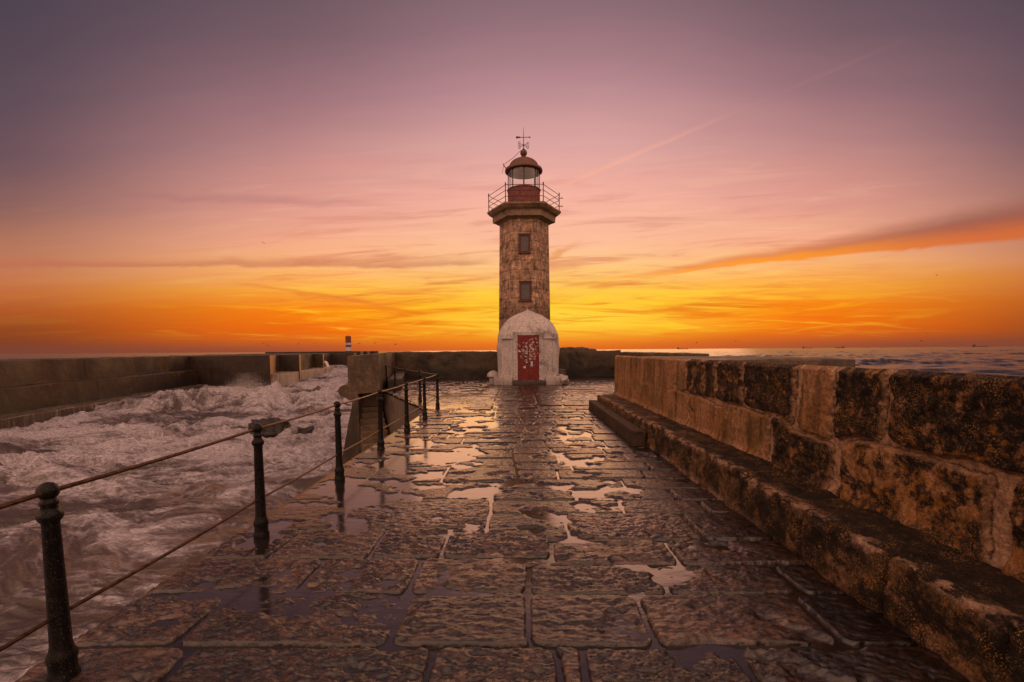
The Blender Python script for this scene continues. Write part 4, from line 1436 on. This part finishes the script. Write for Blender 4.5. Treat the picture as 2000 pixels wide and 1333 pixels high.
# rubble and blocks against the porch
bm = bmesh.new()
add_box(bm, 1.93, 2.30, 21.75, 22.3, -.03, .66, .03)
cb = bm_obj('concrete_block', bm, M_block, smooth=True, auto=40)
roughen(cb, .1, .012, 4, 81)
tag(cb, 'grey square concrete block standing against the right side of the porch', 'block')
bm = bmesh.new()
for k in range(22):
    x_, y_, z_ = rs2.uniform(1.72, 2.28), rs2.uniform(20.90, 21.6), rs2.uniform(0, .30)
    s_ = rs2.uniform(.07, .16)
    add_box(bm, x_ - s_, x_ + s_, y_ - s_, y_ + s_, z_ - s_, z_ + s_, s_ * .35, Matrix.Translation((x_, y_, z_)) @ Matrix.Rotation(rs2.uniform(0, 3), 4, Vector((rs2.random(), rs2.random(), 1)).normalized()) @ Matrix.Translation((-x_, -y_, -z_)))
rb = bm_obj('broken_masonry', bm, M_plinth, smooth=True, auto=50)
roughen(rb, .06, .02, 6, 83)
tag(rb, 'crumbling pale broken masonry at the right foot of the porch', 'rubble')
bm = bmesh.new()
add_lathe(bm, [(.20, -.02), (.20, .30), (.22, .32), (.30, .34), (.31, .40), (.27, .50), (.18, .58), (.06, .63), (.02, .635)], (-1.16, 21.75, 0), 24)
bo = bm_obj('mooring_bollard', bm, M_plinth, smooth=True, auto=40)
roughen(bo, .06, .012, 5, 85)
tag(bo, 'short round topped stone bollard at the left foot of the porch', 'bollard')

# ================================================================== FAR MOLE (breakwater)
mo = empty('breakwater', (-34.0, 57.0, SEA), 'long stepped concrete breakwater across the water on the left', 'breakwater')
MO = Vector((-34.0, 57.0, SEA))


def mole_part(name, poly, z0, z1, mat, top=None, cell=1.2, amp=.08, seed=0):
    bm = bmesh.new()
    sh_ = [(x - MO.x, y - MO.y) for x, y in poly]
    tp_ = [(x - MO.x, y - MO.y) for x, y in top] if top else None
    add_prism(bm, sh_, z0 - MO.z, z1 - MO.z, .06, tp_)
    o = bm_obj(name, bm, mat, mo)
    roughen(o, cell, amp, .5, seed)
    return o


def mole_line(y):   # x of the washed ledge edge along the long part
    return -31.4 - (y - 27.0) * 0.245


def run(off, ya, yb):
    return [(mole_line(ya) - off, ya), (mole_line(yb) - off, yb)]


def strip(o1, ya, yb, wd):
    a_ = run(o1, ya, yb)
    return a_ + [(a_[1][0] - wd, yb), (a_[0][0] - wd, ya)]


mole_part('washed_ledge', strip(0.0, 8, 54.5, 6), -5, -2.35, M_drip, seed=1)
mole_part('lower_wall', strip(1.45, 8, 57.2, 8), -5, -.62, M_mole, strip(1.75, 8, 57.2, 7.7), seed=2)
mole_part('upper_wall', strip(2.35, 8, 58.0, 7), -5, 1.15, M_mole, strip(2.75, 8, 58.0, 6.6), seed=3)
corners = [(-31.3, 57.2, -34.0, 63.6), (-31.6, 65.6, -33.4, 69.8), (-34.1, 79.5, -37.9, 88.8), (-35.0, 97.0, -37.6, 103.5), (-39.7, 115.0, -42.0, 120.5), (-44.6, 135.0, -47.2, 141.0), (-50.5, 165.0, -53.8, 172.5)]
for i, (xa, ya, xb, yb) in enumerate(corners):
    yn = corners[i + 1][1] + .3 if i + 1 < len(corners) else yb + 10
    bm = bmesh.new()
    xl = -46.0 - i * 4.5
    zt = 1.15 + .02 * i + (.35 if i > 3 else 0)
    pts = [(xa, ya), (xb, yb), (xb - (yn - yb) * .25, yn), (xl, yn), (xl, ya)]
    a_ = [bm.verts.new((x - MO.x, y - MO.y, -5 - MO.z)) for x, y in pts]
    b_ = [bm.verts.new((x - MO.x, y - MO.y, zt - MO.z)) for x, y in pts]
    n = len(pts)
    for q in range(n):
        f = bm.faces.new((a_[q], a_[(q + 1) % n], b_[(q + 1) % n], b_[q]))
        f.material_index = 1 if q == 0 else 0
    bm.faces.new(a_[::-1])
    bm.faces.new(b_)
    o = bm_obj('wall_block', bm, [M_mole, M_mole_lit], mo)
    roughen(o, 1.3, .08, .5, 10 + i)
mole_part('overflow_ledge', [(-30.6, 57.6), (-34.0, 82.0), (-38.0, 96.0), (-48, 96), (-45, 57.6)], -5, -1.22, M_wetledge, seed=31)
# water pouring off the mole
bm = bmesh.new()
rs3 = random.Random(9)
for xx, yy in ((-35.3, 82.6), (-35.9, 84.3), (-36.5, 86.0)):
    pts = [(xx + .1 * 0 + q * .22 - MO.x, yy - MO.y - q * .05, -.25 - .10 * q * q - MO.z) for q in range(5)]
    add_tube(bm, pts, [.14, .16, .17, .18, .2], 6)
pour = bm_obj('pouring_water', bm, M_fall, mo, True)
pour['kind'] = 'stuff'

# small banded light on the mole
sl = empty('banded_light_tower', (-44.6, 120.0, 1.5), 'small red and white banded light tower far out on the breakwater', 'light tower')
zb = [(-.3, .55, 1), (.55, .85, 0), (.85, 1.45, 1), (1.45, 2.1, 0), (2.1, 2.75, 1)]
heights = [(-.4, .5, 1), (.5, .7, 0), (.7, 1.35, 1), (1.35, 1.75, 0), (1.75, 2.5, 1)]
for z0_, z1_, wht in [(-.4, .75, 1), (.75, 1.25, 0), (1.25, 1.75, 1)]:
    pass
bands = [(-.4, .25, 0), (.25, .50, 1), (.50, 1.22, 1), (1.22, 1.80, 0), (1.80, 2.34, 1), (2.34, 4.02, 0)]
for z0_, z1_, wht in bands:
    bm = bmesh.new()
    add_lathe(bm, [(.72, z0_ + .002), (.72, z1_ - .002)], seg=24)
    bm_obj('band', bm, M_band_w if wht else M_band_r, sl, True, 40)
bm = bmesh.new()
add_lathe(bm, [(.76, 4.0), (.76, 4.08), (.3, 4.1)], seg=24)
add_lathe(bm, [(.12, 4.1), (.12, 4.3), (.02, 4.36)], seg=12)
bm_obj('cap', bm, M_band_r, sl, True, 40)

# ================================================================== ROCKS, SPRAY
def rock(loc, sz, seed, label):
    bm = bmesh.new()
    bmesh.ops.create_icosphere(bm, subdivisions=5, radius=1)
    for v in bm.verts:
        c_ = v.co
        k = 1 + .24 * float(fbm(c_.x * 1.5 + seed, c_.y * 1.5 + c_.z * 1.3, 4, seed)) + .10 * float(perlin(c_.x * 5, c_.z * 5 + c_.y * 4, seed))
        v.co = Vector((c_.x * sz[0] * k, c_.y * sz[1] * k, c_.z * sz[2] * k))
    o = bm_obj('sea_rock', bm, M_rock, None, True)
    o.location = loc
    return tag(o, label, 'rock', 'rocks in the foaming water')


rock((-14.35, 25.9, -3.05), (1.2, .9, .85), 5, 'biggest dark wet rock in the foam, behind the second railing post')
rock((-12.0, 25.6, -3.1), (.75, .5, .42), 9, 'low small rock just right of the biggest rock in the foam')

bm = bmesh.new()
rs4 = random.Random(21)
_r4 = np.random.RandomState(21)
_oct = np.array([(1, 0, 0), (-1, 0, 0), (0, 1, 0), (0, -1, 0), (0, 0, 1), (0, 0, -1)], float)
_of = np.array([(0, 2, 4), (2, 1, 4), (1, 3, 4), (3, 0, 4), (2, 0, 5), (1, 2, 5), (3, 1, 5), (0, 3, 5)])
N_ = 42000
cx_ = _r4.choice([-28.4, -28.0, -27.2, -29.4, -31, -24.0, -25.5], N_)
x_ = cx_ + _r4.normal(0, .9, N_)
y_ = 46.5 + _r4.normal(0, 1.0, N_)
top_ = 1.7 * np.exp(-((x_ + 28.0) / 1.5) ** 2) + .45
z_ = -2.6 + _r4.rand(N_) ** 2.8 * top_
s_ = _r4.uniform(.003, .016, N_) * (1.2 - .5 * (z_ + 2.6) / 2.2)
VV = (np.stack([x_, y_, z_], 1)[:, None, :] + s_[:, None, None] * _oct[None]).reshape(-1, 3)
FF = (np.arange(N_)[:, None, None] * 6 + _of[None]).reshape(-1, 3)
bm.free()
spr = np_mesh('sea_spray', VV, FF, M_spray)
tag(spr, kind='stuff')
spr['label'] = 'pale spray thrown up where the wave meets the breakwater'
spr['category'] = 'spray'

# ================================================================== SHIPS
def ship(px_x, Y_, L_, style, label):
    o = empty('cargo_ship', (px_x, Y_, SEA), label, 'ship', 'ships at anchor on the horizon')
    bm = bmesh.new()
    D = L_ * .045
    secs = [(-.5, .75), (-.46, 1.0), (.36, 1.0), (.45, .6), (.5, .05)]
    w2 = L_ * .07
    lo_, hi_ = [], []
    for fx, fw_ in secs:
        hi_.append((fx * L_ * 1.0, fw_ * w2))
    poly = [(x, -y) for x, y in hi_] + [(x, y) for x, y in hi_[::-1]]
    polb = [(x * .96, y * .85) for x, y in poly]
    add_prism(bm, polb, -3, D, 0, poly)
    add_box(bm, L_ * .40, L_ * .49, -w2 * .5, w2 * .5, D, D * 1.5)
    bm_obj('hull', bm, M_ship, o)
    bm = bmesh.new()
    xs = -.40 if style != 'right' else .34
    add_box(bm, (xs - .07) * L_, (xs + .06) * L_, -w2 * .9, w2 * .9, D, D * 2.6)
    add_box(bm, (xs - .05) * L_, (xs + .05) * L_, -w2 * .8, w2 * .8, D * 2.6, D * 3.4)
    add_box(bm, (xs - .03) * L_, (xs + .01) * L_, -w2 * .3, w2 * .3, D * 3.4, D * 4.3)
    bm_obj('deckhouse', bm, M_ship, o)
    for fx in (-.15, .05, .25):
        if style == 'right':
            fx = -fx
        bm = bmesh.new()
        add_tube(bm, [(fx * L_, 0, D), (fx * L_, 0, D * 2.3)], L_ * .006, 6)
        bm_obj('mast', bm, M_ship, o)
    if style == 'right':
        bm = bmesh.new()
        add_box(bm, -.30 * L_, .22 * L_, -w2 * .8, w2 * .8, D, D * 1.7)
        bm_obj('deck_cargo', bm, M_ship, o)
    return o


ship(2164, 6000, 150, 'left', 'low pale cargo ship on the horizon nearest the right wall end')
ship(3782, 6000, 125, 'left', 'short dark cargo ship on the horizon left of the tallest ship')
ship(4206, 6000, 122, 'right', 'tallest dark cargo ship with stacked deck on the horizon')
ship(4740, 6000, 30, 'left', 'tiny boat speck on the horizon right of the tallest ship')
ship(6010, 6000, 190, 'left', 'longest faint cargo ship on the horizon at the far right')

# ================================================================== GULLS
def gull_mesh():
    bm = bmesh.new()
    add_tube(bm, [(0, -.20, 0), (0, -.12, .0), (0, .05, .01), (0, .16, .0), (0, .25, -.01)], [.01, .05, .06, .035, .006], 8)
    for s_ in (-1, 1):
        pts = [((.03 * s_, .08, .02), (.03 * s_, -.06, .02)), ((.24 * s_, .12, .12), (.24 * s_, -.05, .11)), ((.42 * s_, .05, .10), (.42 * s_, -.06, .09)), ((.60 * s_, -.06, .03), (.60 * s_, -.08, .03))]
        up_ = [[bm.verts.new(Vector(p)) for p in pr] for pr in pts]
        dn_ = [[bm.verts.new(Vector(p) - Vector((0, 0, .014))) for p in pr] for pr in pts]
        for a_, b_ in zip(up_, up_[1:]):
            bm.faces.new((a_[0], a_[1], b_[1], b_[0]))
        for a_, b_ in zip(dn_, dn_[1:]):
            bm.faces.new((a_[1], a_[0], b_[0], b_[1]))
    return bm


g0 = None
for x, y, z, lab in [(-66, 120, 30.0, 'lone gull high in the pink sky left of the lighthouse'),
                     (-61.6, 110, 3.7, 'leftmost low gull flying over the breakwater, upper of a pair'),
                     (-61, 111, 3.1, 'leftmost low gull flying over the breakwater, lower of a pair'),
                     (-54, 112, 3.5, 'gull flying low over the breakwater between the pair and the banded tower'),
                     (-50, 112, 3.6, 'gull just left of the banded light tower'),
                     (-42, 112, 3.4, 'gull just right of the banded light tower'),
                     (-39, 112, 3.5, 'second gull to the right of the banded light tower'),
                     (-35, 112, 3.6, 'third gull to the right of the banded light tower'),
                     (-30, 112, 3.2, 'rightmost low gull over the breakwater end, above the side wall'),
                     (57, 120, 3.5, 'gull skimming the sea left of the short dark ship'),
                     (43, 110, 3.0, 'gull skimming the sea above the outer parapet'),
                     (105, 120, 3.2, 'lower of two gulls left of the longest faint ship'),
                     (106.5, 120, 5.2, 'upper of two gulls left of the longest faint ship'),
                     (108, 120, 20.0, 'gull in the orange sky below the cloud bank')]:
    if g0 is None:
        g0 = bm_obj('gull', gull_mesh(), M_gull)
        o = g0
    else:
        o = link(g0.copy())
    o.location = (x, y, z)
    o.rotation_euler = (random.uniform(-.3, .3), random.uniform(-.5, .5), random.uniform(0, 6.3))
    tag(o, lab, 'gull', 'gulls over the sea')
